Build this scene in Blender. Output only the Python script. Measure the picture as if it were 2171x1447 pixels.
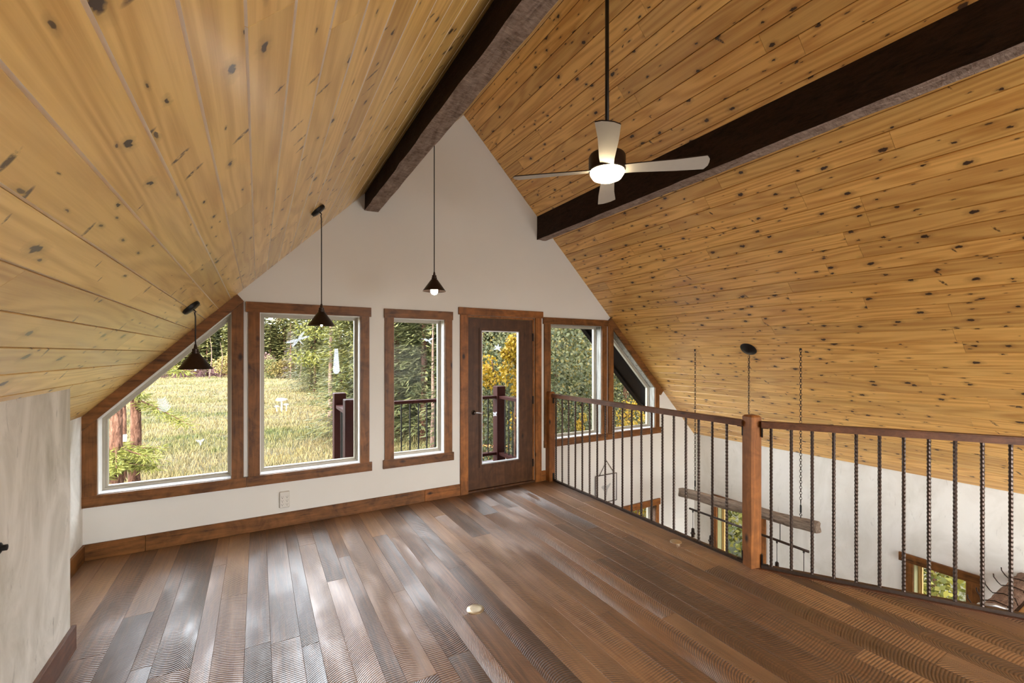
import bpy, math, random
from math import sin, cos, pi, sqrt, radians
from mathutils import Vector, Matrix
random.seed(7)
S = bpy.context.scene
for o in list(bpy.data.objects): bpy.data.objects.remove(o)
COL = S.collection

# ------------------------------------------------------------------ camera, sky, sun, exposure
EYE = 1.645
YAW = radians(30.13)
FPX = 928.0
cam_data = bpy.data.cameras.new('camera')
cam_data.sensor_width = 36.0
cam_data.lens = FPX / 2171 * 36.0
cam_data.shift_y = (748.6 - 723.5) / 2171
cam_data.clip_start = 0.05
cam_data.clip_end = 600
cam = bpy.data.objects.new('camera', cam_data)
cam.location = (0, 0, EYE)
cam.rotation_euler = (radians(90), 0, -YAW)
COL.objects.link(cam)
S.camera = cam

world = bpy.data.worlds.new('sky')
S.world = world
world.use_nodes = True
wn = world.node_tree
wn.nodes.clear()
w_out = wn.nodes.new('ShaderNodeOutputWorld')
w_bg = wn.nodes.new('ShaderNodeBackground')
w_sky = wn.nodes.new('ShaderNodeTexSky')
w_sky.sky_type = 'NISHITA'
w_sky.sun_disc = False
w_sky.sun_elevation = radians(38)
w_sky.sun_rotation = radians(215)
w_sky.air_density = 1.0
w_sky.dust_density = 2.5
w_sky.ozone_density = 1.0
w_mix = wn.nodes.new('ShaderNodeMixRGB')
w_mix.inputs[0].default_value = 0.72
w_mix.inputs[2].default_value = (0.90, 0.92, 0.95, 1)      # thin bright cloud over the whole sky
SKY_GAIN = 0.16
w_gain = wn.nodes.new('ShaderNodeVectorMath'); w_gain.operation = 'SCALE'
w_gain.inputs['Scale'].default_value = SKY_GAIN
wn.links.new(w_sky.outputs[0], w_gain.inputs[0])
wn.links.new(w_gain.outputs[0], w_mix.inputs[1])
wn.links.new(w_mix.outputs[0], w_bg.inputs[0])
w_bg.inputs[1].default_value = 18.0
wn.links.new(w_bg.outputs[0], w_out.inputs[0])

sun_d = bpy.data.lights.new('sun', 'SUN')
sun_d.energy = 7.0
sun_d.angle = radians(1.5)
sun_d.color = (1.0, 0.93, 0.80)
sun = bpy.data.objects.new('sun', sun_d)
sun.rotation_euler = Vector((0.62, 0.62, -0.56)).to_track_quat('-Z', 'Y').to_euler()
COL.objects.link(sun)

# added fill lights at the rear gable openings, brightening the room from behind
def rear_fill_light(name, x0, x1, z0, z1, power, color):
    ld = bpy.data.lights.new(name, 'AREA'); ld.shape = 'RECTANGLE'; ld.size = x1 - x0; ld.size_y = z1 - z0
    ld.energy = power; ld.color = color
    lo = bpy.data.objects.new(name, ld); lo.location = ((x0 + x1) / 2, -3.58, (z0 + z1) / 2)
    lo.rotation_euler = (radians(90), 0, 0); COL.objects.link(lo)
rear_fill_light('rear_fill_left', -0.4, 1.9, 0.25, 1.1, 8, (0.93, 0.96, 1.0))
rear_fill_light('rear_fill_right', 2.25, 4.6, 0.25, 1.9, 120, (0.93, 0.96, 1.0))
rear_fill_light('rear_fill_low', 3.6, 5.9, -2.3, -0.5, 120, (0.95, 0.97, 1.0))

S.view_settings.view_transform = 'Standard'
S.view_settings.look = 'None'
S.view_settings.gamma = 1.0
S.view_settings.use_curve_mapping = False
S.view_settings.exposure = 0.15
S.cycles.use_denoising = True
S.cycles.max_bounces = 8
S.cycles.diffuse_bounces = 5
S.cycles.glossy_bounces = 3
S.cycles.transparent_max_bounces = 10
S.cycles.sample_clamp_indirect = 12.0

# ------------------------------------------------------------------ helpers
def rot2(x, y, a): return (x * cos(a) - y * sin(a), x * sin(a) + y * cos(a))

def at(u, depth):
    """ground point seen in picture column u at a distance along the view axis"""
    a = (u - 1085.5) / FPX
    return (depth * (sin(YAW) + a * cos(YAW)), depth * (cos(YAW) - a * sin(YAW)))

class MB:
    def __init__(s): s.v = []; s.f = []; s.m = []
    def add(s, vs, fs, mi=0):
        n = len(s.v); s.v += [tuple(p) for p in vs]
        for f in fs: s.f.append(tuple(i + n for i in f)); s.m.append(mi)
        return s
    def box(s, x0, x1, y0, y1, z0, z1, mi=0):
        vs = [(x0,y0,z0),(x1,y0,z0),(x1,y1,z0),(x0,y1,z0),(x0,y0,z1),(x1,y0,z1),(x1,y1,z1),(x0,y1,z1)]
        return s.add(vs, [(0,3,2,1),(4,5,6,7),(0,1,5,4),(1,2,6,5),(2,3,7,6),(3,0,4,7)], mi)
    def cbox(s, x0, x1, y0, y1, z0, z1, c=0.003, mi=0):
        """box with chamfered edges"""
        vs = []; idx = {}
        for ix, x in ((0, x0), (1, x1)):
            for iy, y in ((0, y0), (1, y1)):
                for iz, z in ((0, z0), (1, z1)):
                    sx, sy, sz = (1 - 2*ix)*c, (1 - 2*iy)*c, (1 - 2*iz)*c
                    idx[ix,iy,iz] = len(vs)
                    vs += [(x, y+sy, z+sz), (x+sx, y, z+sz), (x+sx, y+sy, z)]
        I = lambda a, b, d, k: idx[a,b,d] + k
        fs = []
        for i in (0, 1):
            q = [I(i,0,0,0), I(i,1,0,0), I(i,1,1,0), I(i,0,1,0)]; fs.append(q if i else q[::-1])
            q = [I(0,i,0,1), I(0,i,1,1), I(1,i,1,1), I(1,i,0,1)]; fs.append(q if i else q[::-1])
            q = [I(0,0,i,2), I(1,0,i,2), I(1,1,i,2), I(0,1,i,2)]; fs.append(q if i else q[::-1])
        for a in (0, 1):
            for b in (0, 1):
                fs.append([I(a,b,0,0), I(a,b,1,0), I(a,b,1,1), I(a,b,0,1)])
                fs.append([I(a,0,b,0), I(a,1,b,0), I(a,1,b,2), I(a,0,b,2)])
                fs.append([I(0,a,b,1), I(1,a,b,1), I(1,a,b,2), I(0,a,b,2)])
        for k in idx: fs.append([idx[k], idx[k]+1, idx[k]+2])
        return s.add(vs, fs, mi)
    def prism(s, poly, axis, a, b, mi=0, cap2=None):
        """polygon (2-D) pushed along an axis; axis 1: poly is (x,z); axis 2: (x,y); axis 0: (y,z)"""
        n = len(poly); P = []
        for t in (a, b):
            for p, q in poly:
                P.append({0: (t,p,q), 1: (p,t,q), 2: (p,q,t)}[axis])
        s.add(P, [tuple(range(n))[::-1], tuple(range(n, 2*n))] + [(i, (i+1) % n, n + (i+1) % n, n + i) for i in range(n)], mi)
        return s
    def tube(s, pts, r, k=8, cap=True, mi=0):
        pts = [Vector(p) for p in pts]; n = len(pts)
        rs = r if isinstance(r, (list, tuple)) else [r] * n
        up = Vector((0.13, 0.31, 0.94)); base = len(s.v); prev = None
        for i, p in enumerate(pts):
            d = (pts[min(i+1, n-1)] - pts[max(i-1, 0)]).normalized()
            if prev is None:
                a = d.cross(up if abs(d.dot(up)) < 0.95 else Vector((1, 0, 0))).normalized()
            else:
                a = (prev - d * prev.dot(d)).normalized()
            prev = a; b = d.cross(a)
            for j in range(k):
                t = 2 * pi * j / k
                s.v.append(tuple(p + (a * cos(t) + b * sin(t)) * rs[i]))
        for i in range(n - 1):
            for j in range(k):
                s.f.append((base + i*k + j, base + i*k + (j+1) % k, base + (i+1)*k + (j+1) % k, base + (i+1)*k + j)); s.m.append(mi)
        if cap:
            s.f.append(tuple(base + j for j in range(k))[::-1]); s.m.append(mi)
            s.f.append(tuple(base + (n-1)*k + j for j in range(k))); s.m.append(mi)
        return s
    def lathe(s, prof, c=(0, 0, 0), k=24, mi=0, M=None):
        """profile of (radius, height) turned about Z, optionally moved by a matrix"""
        base = len(s.v)
        for r, h in prof:
            for j in range(k):
                t = 2 * pi * j / k
                p = Vector((r * cos(t), r * sin(t), h))
                if M is not None: p = M @ p
                s.v.append((p[0] + c[0], p[1] + c[1], p[2] + c[2]))
        for i in range(len(prof) - 1):
            for j in range(k):
                s.f.append((base + i*k + j, base + i*k + (j+1) % k, base + (i+1)*k + (j+1) % k, base + (i+1)*k + j)); s.m.append(mi)
        s.f.append(tuple(base + j for j in range(k))[::-1]); s.m.append(mi)
        s.f.append(tuple(base + (len(prof)-1)*k + j for j in range(k))); s.m.append(mi)
        return s
    def torus(s, c, R, r, ax, ay, k=8, kk=5, sx=1.0, mi=0):
        pts = []
        c = Vector(c); ax = Vector(ax); ay = Vector(ay)
        az = ax.cross(ay); base = len(s.v)
        for i in range(k):
            t = 2 * pi * i / k
            d = ax * cos(t) * sx + ay * sin(t); q = c + d * R
            for j in range(kk):
                u = 2 * pi * j / kk
                s.v.append(tuple(q + (d.normalized() * cos(u) + az * sin(u)) * r))
        for i in range(k):
            for j in range(kk):
                a, b = i, (i+1) % k
                s.f.append((base + a*kk + j, base + b*kk + j, base + b*kk + (j+1) % kk, base + a*kk + (j+1) % kk)); s.m.append(mi)
        return s
    def mesh(s, name, mats, smooth=False):
        me = bpy.data.meshes.new(name)
        me.from_pydata(s.v, [], s.f)
        for m in (mats if isinstance(mats, (list, tuple)) else [mats]): me.materials.append(m)
        if any(s.m): me.polygons.foreach_set('material_index', s.m)
        if smooth: me.polygons.foreach_set('use_smooth', [True] * len(s.f))
        me.update()
        return me
    def build(s, name, mats, parent=None, smooth=False):
        return link(name, s.mesh(name, mats, smooth), parent)

def link(name, me, parent=None, loc=None, rot=None):
    o = bpy.data.objects.new(name, me); COL.objects.link(o)
    if loc is not None: o.location = loc
    if rot is not None: o.rotation_euler = rot
    if parent is not None:
        o.parent = parent
        o.matrix_parent_inverse = base_inv(parent)
    return o

def base_inv(p):
    m = Matrix.LocRotScale(p.location, p.rotation_euler, p.scale)
    if p.parent is not None: m = p.parent.matrix_basis @ p.matrix_parent_inverse @ m
    return m.inverted()

def tag(o, label, cat=None, group=None, kind=None):
    if label: o['label'] = label
    if cat: o['category'] = cat
    if group: o['group'] = group
    if kind: o['kind'] = kind
    return o

def empty(name, loc=(0, 0, 0), label=None, cat=None, group=None, kind=None):
    o = bpy.data.objects.new(name, None); o.location = loc; o.empty_display_size = 0.1
    COL.objects.link(o)
    return tag(o, label, cat, group, kind)

def smooth_by_angle(o, deg=40):
    me = o.data
    me.polygons.foreach_set('use_smooth', [True] * len(me.polygons))
    me.set_sharp_from_angle(angle=radians(deg))
    return o

# ------------------------------------------------------------------ materials
MATS = {}
class NT:
    def __init__(s, name):
        s.mat = bpy.data.materials.new(name); s.mat.use_nodes = True
        s.t = s.mat.node_tree; s.t.nodes.clear()
        s.out = s.n('OutputMaterial'); s.b = s.n('BsdfPrincipled'); s.l(s.b.outputs[0], s.out.inputs[0])
        MATS[name] = s.mat
    def n(s, ty, **kw):
        x = s.t.nodes.new('ShaderNode' + ty)
        for k, v in kw.items(): setattr(x, k, v)
        return x
    def l(s, a, b): s.t.links.new(a, b)
    def val(s, sock, v):
        if hasattr(v, 'is_output') or isinstance(v, bpy.types.NodeSocket): s.l(v, sock)
        else: sock.default_value = v
    def math(s, op, a, b=None, c=None, clamp=False):
        x = s.n('Math', operation=op, use_clamp=clamp)
        s.val(x.inputs[0], a)
        if b is not None: s.val(x.inputs[1], b)
        if c is not None: s.val(x.inputs[2], c)
        return x.outputs[0]
    def mix(s, fac, a, b, mode='MIX'):
        x = s.n('MixRGB', blend_type=mode)
        s.val(x.inputs[0], fac)
        for i, q in ((1, a), (2, b)):
            if isinstance(q, tuple): x.inputs[i].default_value = (*q[:3], 1)
            else: s.l(q, x.inputs[i])
        return x.outputs[0]
    def ramp(s, fac, stops, interp='LINEAR'):
        x = s.n('ValToRGB'); s.l(fac, x.inputs[0]); cr = x.color_ramp; cr.interpolation = interp
        while len(cr.elements) < len(stops): cr.elements.new(0.5)
        for e, (p, c) in zip(cr.elements, stops):
            e.position = p; e.color = (*c, 1) if isinstance(c, tuple) else (c, c, c, 1)
        return x.outputs[0]
    def noise(s, vec, scale, detail=4, rough=0.55, dist=0.0):
        x = s.n('TexNoise'); s.l(vec, x.inputs['Vector'])
        x.inputs['Scale'].default_value = scale; x.inputs['Detail'].default_value = detail
        x.inputs['Roughness'].default_value = rough; x.inputs['Distortion'].default_value = dist
        return x.outputs['Fac']
    def scale(s, vec, sc):
        x = s.n('VectorMath', operation='MULTIPLY'); s.l(vec, x.inputs[0]); x.inputs[1].default_value = sc
        return x.outputs[0]
    def coords(s, kind='Object', jitter=0.0):
        t = s.n('TexCoord').outputs[kind]
        if jitter:
            r = s.n('ObjectInfo').outputs['Random']
            c = s.n('CombineXYZ'); s.l(s.math('MULTIPLY', r, jitter), c.inputs[0]); s.l(s.math('MULTIPLY', r, jitter * 2.7), c.inputs[1]); s.l(s.math('MULTIPLY', r, jitter * 0.6), c.inputs[2])
            x = s.n('VectorMath', operation='ADD'); s.l(t, x.inputs[0]); s.l(c.outputs[0], x.inputs[1]); t = x.outputs[0]
        return t
    def rnd(s): return s.n('ObjectInfo').outputs['Random']
    def bump(s, h, strength=0.3, dist=0.01):
        x = s.n('Bump'); s.l(h, x.inputs['Height']); x.inputs['Strength'].default_value = strength; x.inputs['Distance'].default_value = dist
        s.l(x.outputs[0], s.b.inputs['Normal'])
    def set(s, color=None, rough=None, metal=None, spec=None, coat=None):
        if color is not None:
            if isinstance(color, tuple): s.b.inputs['Base Color'].default_value = (*color, 1)
            else: s.l(color, s.b.inputs['Base Color'])
        if rough is not None: s.val(s.b.inputs['Roughness'], rough)
        if metal is not None: s.b.inputs['Metallic'].default_value = metal
        if spec is not None: s.b.inputs['Specular IOR Level'].default_value = spec
        if coat is not None: s.b.inputs['Coat Weight'].default_value = coat
        return s.mat

def simple(name, color, rough=0.5, metal=0.0, var=0.15, scale=30, bump=0.0, spec=0.5):
    m = NT(name); v = m.coords('Object'); f = m.noise(v, scale, 3)
    c2 = tuple(x * (1 - var) for x in color); c1 = tuple(min(1, x * (1 + var)) for x in color)
    m.set(m.mix(f, c2, c1), rough, metal, spec)
    if bump: m.bump(f, bump, 0.004)
    return m.mat

def pine(name, light, dark, knot_gain, halo, rough, keep, spike):
    """tongue-and-groove pine: local x across the board, y along it"""
    m = NT(name)
    v = m.coords('Object', 37.0); r = m.rnd()
    g1 = m.noise(m.scale(v, (26, 1.3, 26)), 1.0, 5, 0.6, 0.6)
    g2 = m.noise(m.scale(v, (150, 3.0, 150)), 1.0, 3, 0.6, 0.2)
    rg_ = m.noise(m.scale(v, (4.2, 0.30, 4.2)), 1.0, 2, 0.45, 0.25)
    rings = m.math('MULTIPLY_ADD', m.math('SINE', m.math('MULTIPLY', rg_, 95.0)), 0.5, 0.5)
    grain = m.math('ADD', m.math('MULTIPLY', g1, 0.58), m.math('ADD', m.math('MULTIPLY', g2, 0.22), m.math('MULTIPLY', rings, 0.20)))
    col = m.ramp(grain, [(0.28, dark), (0.62, light)])
    # every board has its own tone
    tone = m.math('MULTIPLY_ADD', m.math('FRACT', m.math('MULTIPLY', r, 17.31)), 0.42, 0.76)
    col = m.mix(1.0, col, m.ramp(tone, [(0.0, 0.0), (1.0, 1.0)]), 'MULTIPLY')
    hue = m.math('FRACT', m.math('MULTIPLY', r, 53.7))
    col = m.mix(m.math('MULTIPLY', hue, 0.30), col, m.mix(0.5, col, (0.55, 0.24, 0.07)))
    # knots
    def knots(cx, cy, rmin, rmax, keep, off):
        a = m.n('VectorMath', operation='ADD'); m.l(m.scale(v, (1 / cx, 1 / cy, 0)), a.inputs[0]); a.inputs[1].default_value = (off, off * 1.7, 0)
        wob = m.n('TexNoise'); m.l(v, wob.inputs['Vector']); wob.inputs['Scale'].default_value = 45.0; wob.inputs['Detail'].default_value = 2.0
        wa = m.n('VectorMath', operation='MULTIPLY_ADD'); m.l(wob.outputs['Color'], wa.inputs[0]); wa.inputs[1].default_value = (0.16, 0.12, 0); m.l(a.outputs[0], wa.inputs[2])
        vo = m.n('TexVoronoi', voronoi_dimensions='2D', feature='F1'); m.l(wa.outputs[0], vo.inputs['Vector']); vo.inputs['Scale'].default_value = 1.0
        sep = m.n('SeparateColor'); m.l(vo.outputs['Color'], sep.inputs[0])
        on = m.math('LESS_THAN', sep.outputs[1], keep)
        rad = m.math('MULTIPLY', m.math('MULTIPLY_ADD', sep.outputs[0], rmax - rmin, rmin), on)
        d = vo.outputs['Distance']
        core = m.math('SUBTRACT', 1.0, m.math('DIVIDE', d, m.math('MAXIMUM', rad, 1e-4)), clamp=True)
        ring = m.math('SUBTRACT', 1.0, m.math('DIVIDE', d, m.math('MAXIMUM', m.math('MULTIPLY', rad, 2.6), 1e-4)), clamp=True)
        return m.math('MULTIPLY', core, 3.2, clamp=True), ring
    k1, h1 = knots(0.14, 0.25, 0.03, 0.115, keep, 3.1)
    k2, h2 = knots(0.062, 0.19, 0.03, 0.10, keep * 0.55, 9.7)
    # spike knots: thin slanting streaks across the board
    sv = m.n('SeparateXYZ'); m.l(v, sv.inputs[0])
    sc_ = m.n('CombineXYZ'); m.l(m.math('MULTIPLY', sv.outputs[0], 1 / 0.36), sc_.inputs[0]); m.l(m.math('MULTIPLY', m.math('MULTIPLY_ADD', sv.outputs[0], 0.55, sv.outputs[1]), 1 / 0.115), sc_.inputs[1])
    vs_ = m.n('TexVoronoi', voronoi_dimensions='2D', feature='F1'); m.l(sc_.outputs[0], vs_.inputs['Vector']); vs_.inputs['Scale'].default_value = 1.0
    ss = m.n('SeparateColor'); m.l(vs_.outputs['Color'], ss.inputs[0])
    sr = m.math('MULTIPLY', m.math('MULTIPLY_ADD', ss.outputs[0], 0.09, 0.03), m.math('LESS_THAN', ss.outputs[1], spike))
    k3 = m.math('SUBTRACT', 1.0, m.math('DIVIDE', vs_.outputs['Distance'], m.math('MAXIMUM', sr, 1e-4)), clamp=True)
    k3 = m.math('MULTIPLY', m.math('MULTIPLY', k3, 2.4, clamp=True), m.ramp(m.noise(m.scale(v, (60, 60, 1)), 1.0, 3), [(0.36, 0.0), (0.55, 0.9)]))
    col = m.mix(m.math('MULTIPLY', m.math('MAXIMUM', h1, h2), halo), col, tuple(x * 0.42 for x in dark))
    kk = m.math('MULTIPLY', m.math('MAXIMUM', m.math('MAXIMUM', k1, m.math('MULTIPLY', k2, 0.8)), k3), knot_gain, clamp=True)
    col = m.mix(kk, col, (0.045, 0.020, 0.010))
    m.set(col, m.math('MULTIPLY_ADD', grain, 0.12, rough), spec=0.5, coat=0.8)
    m.b.inputs['Coat Roughness'].default_value = 0.27
    m.bump(m.math('ADD', m.math('MULTIPLY', grain, 0.5), m.math('MULTIPLY', kk, -0.4)), 0.10, 0.004)
    return m.mat

def stained(name, axis, base=(0.150, 0.059, 0.0145), dark=(0.028, 0.011, 0.004)):
    """dark stained knotty trim, grain along one axis"""
    m = NT(name); v = m.coords('Object', 11.0)
    sc = [16.0, 16.0, 16.0]; sc[axis] = 1.5
    g = m.noise(m.scale(v, tuple(sc)), 1.0, 5, 0.6, 1.2)
    b = m.noise(v, 7.0, 4, 0.6, 1.0)
    fine = [120.0, 120.0, 120.0]; fine[axis] = 5
    g3 = m.noise(m.scale(v, tuple(fine)), 1.0, 2)
    f = m.math('ADD', m.math('MULTIPLY', g, 0.45), m.math('ADD', m.math('MULTIPLY', b, 0.40), m.math('MULTIPLY', g3, 0.15)))
    col = m.ramp(f, [(0.33, dark), (0.50, base), (0.68, tuple(min(1, x * 1.75) for x in base))])
    vo = m.n('TexVoronoi', feature='F1'); k = [3.2, 3.2, 3.2]; k[axis] = 1.7
    m.l(m.scale(v, tuple(k)), vo.inputs['Vector']); vo.inputs['Scale'].default_value = 1.6
    kn = m.math('SUBTRACT', 1.0, m.math('DIVIDE', vo.outputs['Distance'], 0.13), clamp=True)
    col = m.mix(m.math('MULTIPLY', kn, 1.6, clamp=True), col, (0.018, 0.007, 0.004))
    m.set(col, 0.45, spec=0.25)
    m.bump(f, 0.12, 0.004)
    return m.mat

def rough_beam(name, base, dark, strength, sc):
    m = NT(name); v = m.coords('Object')
    a = m.noise(m.scale(v, (14, 3, 14)), 1.0, 6, 0.65, 1.5)
    b = m.noise(m.scale(v, sc), 1.0, 5, 0.7, 1.0)
    f = m.math('ADD', m.math('MULTIPLY', a, 0.5), m.math('MULTIPLY', b, 0.5))
    m.set(m.ramp(f, [(0.34, dark), (0.56, base), (0.72, tuple(x * 1.5 for x in base))]), 0.85, spec=0.2)
    m.bump(b, strength, 0.045)
    return m.mat

def plaster(name, base, mott, marks):
    m = NT(name); v = m.coords('Object')
    a = m.noise(m.scale(v, (1.6, 1.6, 0.9)), 1.6, 6, 0.62, 1.3)
    col = m.ramp(a, [(0.30, mott), (0.60, base)])
    s = m.noise(m.scale(v, (16, 16, 5)), 1.0, 6, 0.72, 0.8)
    area = m.noise(v, 2.3, 3)
    crack = m.math('MULTIPLY', m.ramp(s, [(0.60, 0.0), (0.70, 1.0)]), m.ramp(area, [(0.46, 0.0), (0.60, 1.0)]))
    col = m.mix(m.math('MULTIPLY', crack, marks), col, tuple(x * 0.45 for x in mott))
    m.set(col, 0.55, spec=0.35)
    m.bump(m.math('SUBTRACT', s, crack), 0.12, 0.004)
    return m.mat

def make_materials():
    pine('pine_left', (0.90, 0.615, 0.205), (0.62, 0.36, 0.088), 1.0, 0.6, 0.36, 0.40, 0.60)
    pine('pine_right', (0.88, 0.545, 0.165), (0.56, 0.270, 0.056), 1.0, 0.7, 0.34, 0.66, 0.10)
    # floor: circle-sawn oak
    m = NT('sawn_oak'); v = m.coords('Object', 0.0); r = m.rnd()
    sep = m.n('SeparateXYZ'); m.l(v, sep.inputs[0])
    r2 = m.math('FRACT', m.math('MULTIPLY', r, 7.77)); r3 = m.math('FRACT', m.math('MULTIPLY', r, 31.3)); r4 = m.math('FRACT', m.math('MULTIPLY', r, 91.7))
    xs = m.math('ADD', sep.outputs[0], m.math('MULTIPLY_ADD', r2, 0.30, -0.22))
    curv = m.math('MULTIPLY', m.math('MULTIPLY_ADD', r3, 11.0, -2.0), 1.0)
    arc = m.math('MULTIPLY_ADD', m.math('MULTIPLY', xs, xs), curv, sep.outputs[1])
    jit = m.noise(m.scale(v, (9, 6, 1)), 1.0, 3)
    arc = m.math('ADD', arc, m.math('MULTIPLY', jit, 0.010))
    ph = m.math('MULTIPLY', arc, 2 * pi / 0.0155)
    saw = m.math('MULTIPLY_ADD', m.math('SINE', ph), 0.5, 0.5)
    saw = m.math('POWER', saw, 0.55)
    off = m.n('CombineXYZ'); m.l(m.math('MULTIPLY', r, 40.0), off.inputs[0]); m.l(m.math('MULTIPLY', r4, 60.0), off.inputs[1])
    av = m.n('VectorMath', operation='ADD'); m.l(v, av.inputs[0]); m.l(off.outputs[0], av.inputs[1]); vv = av.outputs[0]
    patch = m.ramp(m.noise(m.scale(vv, (5, 1.4, 1)), 1.0, 3), [(0.34, 0.18), (0.60, 1.0)])
    amp = m.math('MULTIPLY', patch, m.math('MULTIPLY_ADD', r4, 0.45, 0.75))
    g = m.noise(m.scale(vv, (42, 1.6, 1)), 1.0, 5, 0.62, 0.5)
    g2 = m.noise(m.scale(vv, (220, 9, 1)), 1.0, 2)
    gg = m.math('ADD', m.math('MULTIPLY', g, 0.7), m.math('MULTIPLY', g2, 0.3))
    tone = m.math('MULTIPLY_ADD', r, 0.42, m.math('MULTIPLY', m.math('SUBTRACT', gg, 0.5), 1.1))
    col = m.ramp(tone, [(-0.0, (0.095, 0.047, 0.021)), (0.22, (0.240, 0.118, 0.053)), (0.55, (0.410, 0.228, 0.105))])
    groove = m.math('MULTIPLY', m.math('SUBTRACT', 1.0, saw), amp)
    col = m.mix(m.math('MULTIPLY', groove, 0.95), col, (0.030, 0.014, 0.008))
    m.set(col, m.math('MULTIPLY_ADD', g, 0.20, 0.28), spec=1.0)
    m.bump(m.math('ADD', m.math('MULTIPLY', saw, m.math('MULTIPLY', amp, 1.0)), m.math('MULTIPLY', gg, 0.35)), 0.8, 0.0028)
    for i, ax in enumerate('xyz'): stained('trim_' + ax, i)
    stained('door_trim', 2, (0.22, 0.080, 0.018), (0.060, 0.021, 0.006))
    stained('door_trim_x', 0, (0.22, 0.080, 0.018), (0.060, 0.021, 0.006))
    stained('door_leaf', 2, (0.066, 0.027, 0.010), (0.038, 0.014, 0.006))
    stained('rail_wood', 1, (0.115, 0.047, 0.022), (0.055, 0.021, 0.009))
    stained('post_wood', 2, (0.21, 0.078, 0.020), (0.120, 0.040, 0.010))
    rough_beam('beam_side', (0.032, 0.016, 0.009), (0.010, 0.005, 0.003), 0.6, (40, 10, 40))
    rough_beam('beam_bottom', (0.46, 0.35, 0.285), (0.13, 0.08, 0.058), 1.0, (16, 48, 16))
    rough_beam('weathered_log', (0.36, 0.275, 0.205), (0.085, 0.055, 0.040), 0.8, (50, 5, 50))
    rough_beam('grey_timber', (0.27, 0.17, 0.12), (0.065, 0.036, 0.024), 0.6, (6, 60, 60))
    # painted gable wall with orange-peel texture
    m = NT('wall_paint'); v = m.coords('Object'); f = m.noise(v, 160, 3, 0.6); f2 = m.noise(v, 1.3, 3)
    m.set(m.mix(f2, (0.635, 0.615, 0.565), (0.69, 0.67, 0.62)), 0.75, spec=0.3); m.bump(f, 0.16, 0.003)
    plaster('plaster_left', (0.82, 0.80, 0.74), (0.52, 0.50, 0.43), 0.9)
    plaster('plaster_right', (0.78, 0.765, 0.72), (0.66, 0.64, 0.58), 0.5)
    simple('vinyl', (0.37, 0.335, 0.265), 0.4, 0, 0.04)
    simple('reveal_paint', (0.72, 0.71, 0.66), 0.35, 0, 0.10, 12)
    simple('sill_gloss', (0.80, 0.82, 0.86), 0.15, 0, 0.05, 12)
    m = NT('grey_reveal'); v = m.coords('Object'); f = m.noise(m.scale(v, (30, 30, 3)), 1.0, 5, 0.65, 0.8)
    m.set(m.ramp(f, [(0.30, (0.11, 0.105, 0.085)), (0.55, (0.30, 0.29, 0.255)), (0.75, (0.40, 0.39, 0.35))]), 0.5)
    simple('olive_reveal', (0.22, 0.20, 0.09), 0.5, 0, 0.2)
    simple('gold_frame', (0.46, 0.30, 0.10), 0.45, 0, 0.1)
    simple('black_metal', (0.014, 0.012, 0.011), 0.42, 0.6, 0.3)
    simple('oiled_bronze', (0.035, 0.022, 0.016), 0.38, 0.7, 0.3)
    simple('dark_steel', (0.055, 0.036, 0.027), 0.36, 0.6, 0.5, 60)
    simple('galvanised', (0.45, 0.46, 0.47), 0.35, 0.8, 0.15)
    simple('brass', (0.62, 0.50, 0.34), 0.30, 0.85, 0.15, 80, 0.1)
    simple('outlet_plastic', (0.60, 0.57, 0.51), 0.4, 0, 0.03)
    simple('slot_black', (0.01, 0.01, 0.01), 0.6, 0, 0.1)
    simple('blade_light', (0.52, 0.50, 0.46), 0.42, 0.1, 0.05)
    simple('roof_dark', (0.006, 0.004, 0.003), 0.9, 0, 0.3, 30, 0, 0.05)
    simple('deck_stain', (0.030, 0.008, 0.006), 0.6, 0, 0.25, 14, 0, 0.06)
    simple('deck_board', (0.07, 0.055, 0.06), 0.5, 0, 0.2, 14)
    simple('siding', (0.10, 0.055, 0.03), 0.7, 0, 0.2)
    simple('subfloor', (0.03, 0.018, 0.012), 0.8, 0, 0.2)
    simple('lower_floor', (0.20, 0.115, 0.060), 0.35, 0, 0.3, 6)
    simple('fence_wood', (0.40, 0.17, 0.06), 0.7, 0, 0.2)
    simple('paper', (0.62, 0.60, 0.55), 0.6, 0, 0.04)
    simple('print_grey', (0.36, 0.35, 0.33), 0.6, 0, 0.3, 60)
    simple('gold_plank', (0.50, 0.27, 0.07), 0.45, 0, 0.2, 8)
    simple('cord_black', (0.012, 0.009, 0.008), 0.6, 0, 0.2)
    # window glass: mostly clear, with a Fresnel sheen
    m = NT('window_glass')
    tr = m.n('BsdfTransparent'); tr.inputs[0].default_value = (0.97, 0.98, 0.97, 1)
    gl = m.n('BsdfGlossy'); gl.inputs['Roughness'].default_value = 0.02
    fr = m.n('Fresnel'); fr.inputs[0].default_value = 1.35
    mx = m.n('MixShader'); m.l(m.math('MULTIPLY', fr.outputs[0], 0.07), mx.inputs[0]); m.l(tr.outputs[0], mx.inputs[1]); m.l(gl.outputs[0], mx.inputs[2])
    m.l(mx.outputs[0], m.out.inputs[0])
    m = NT('cling_film')
    tr = m.n('BsdfTransparent'); df = m.n('BsdfTranslucent'); df.inputs[0].default_value = (0.85, 0.9, 1.0, 1)
    d2 = m.n('BsdfDiffuse'); d2.inputs[0].default_value = (0.85, 0.88, 0.92, 1)
    ad = m.n('MixShader'); ad.inputs[0].default_value = 0.5; m.l(df.outputs[0], ad.inputs[1]); m.l(d2.outputs[0], ad.inputs[2])
    mx = m.n('MixShader'); mx.inputs[0].default_value = 0.22; m.l(tr.outputs[0], mx.inputs[1]); m.l(ad.outputs[0], mx.inputs[2]); m.l(mx.outputs[0], m.out.inputs[0])
    m = NT('bulb_glass')
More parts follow.
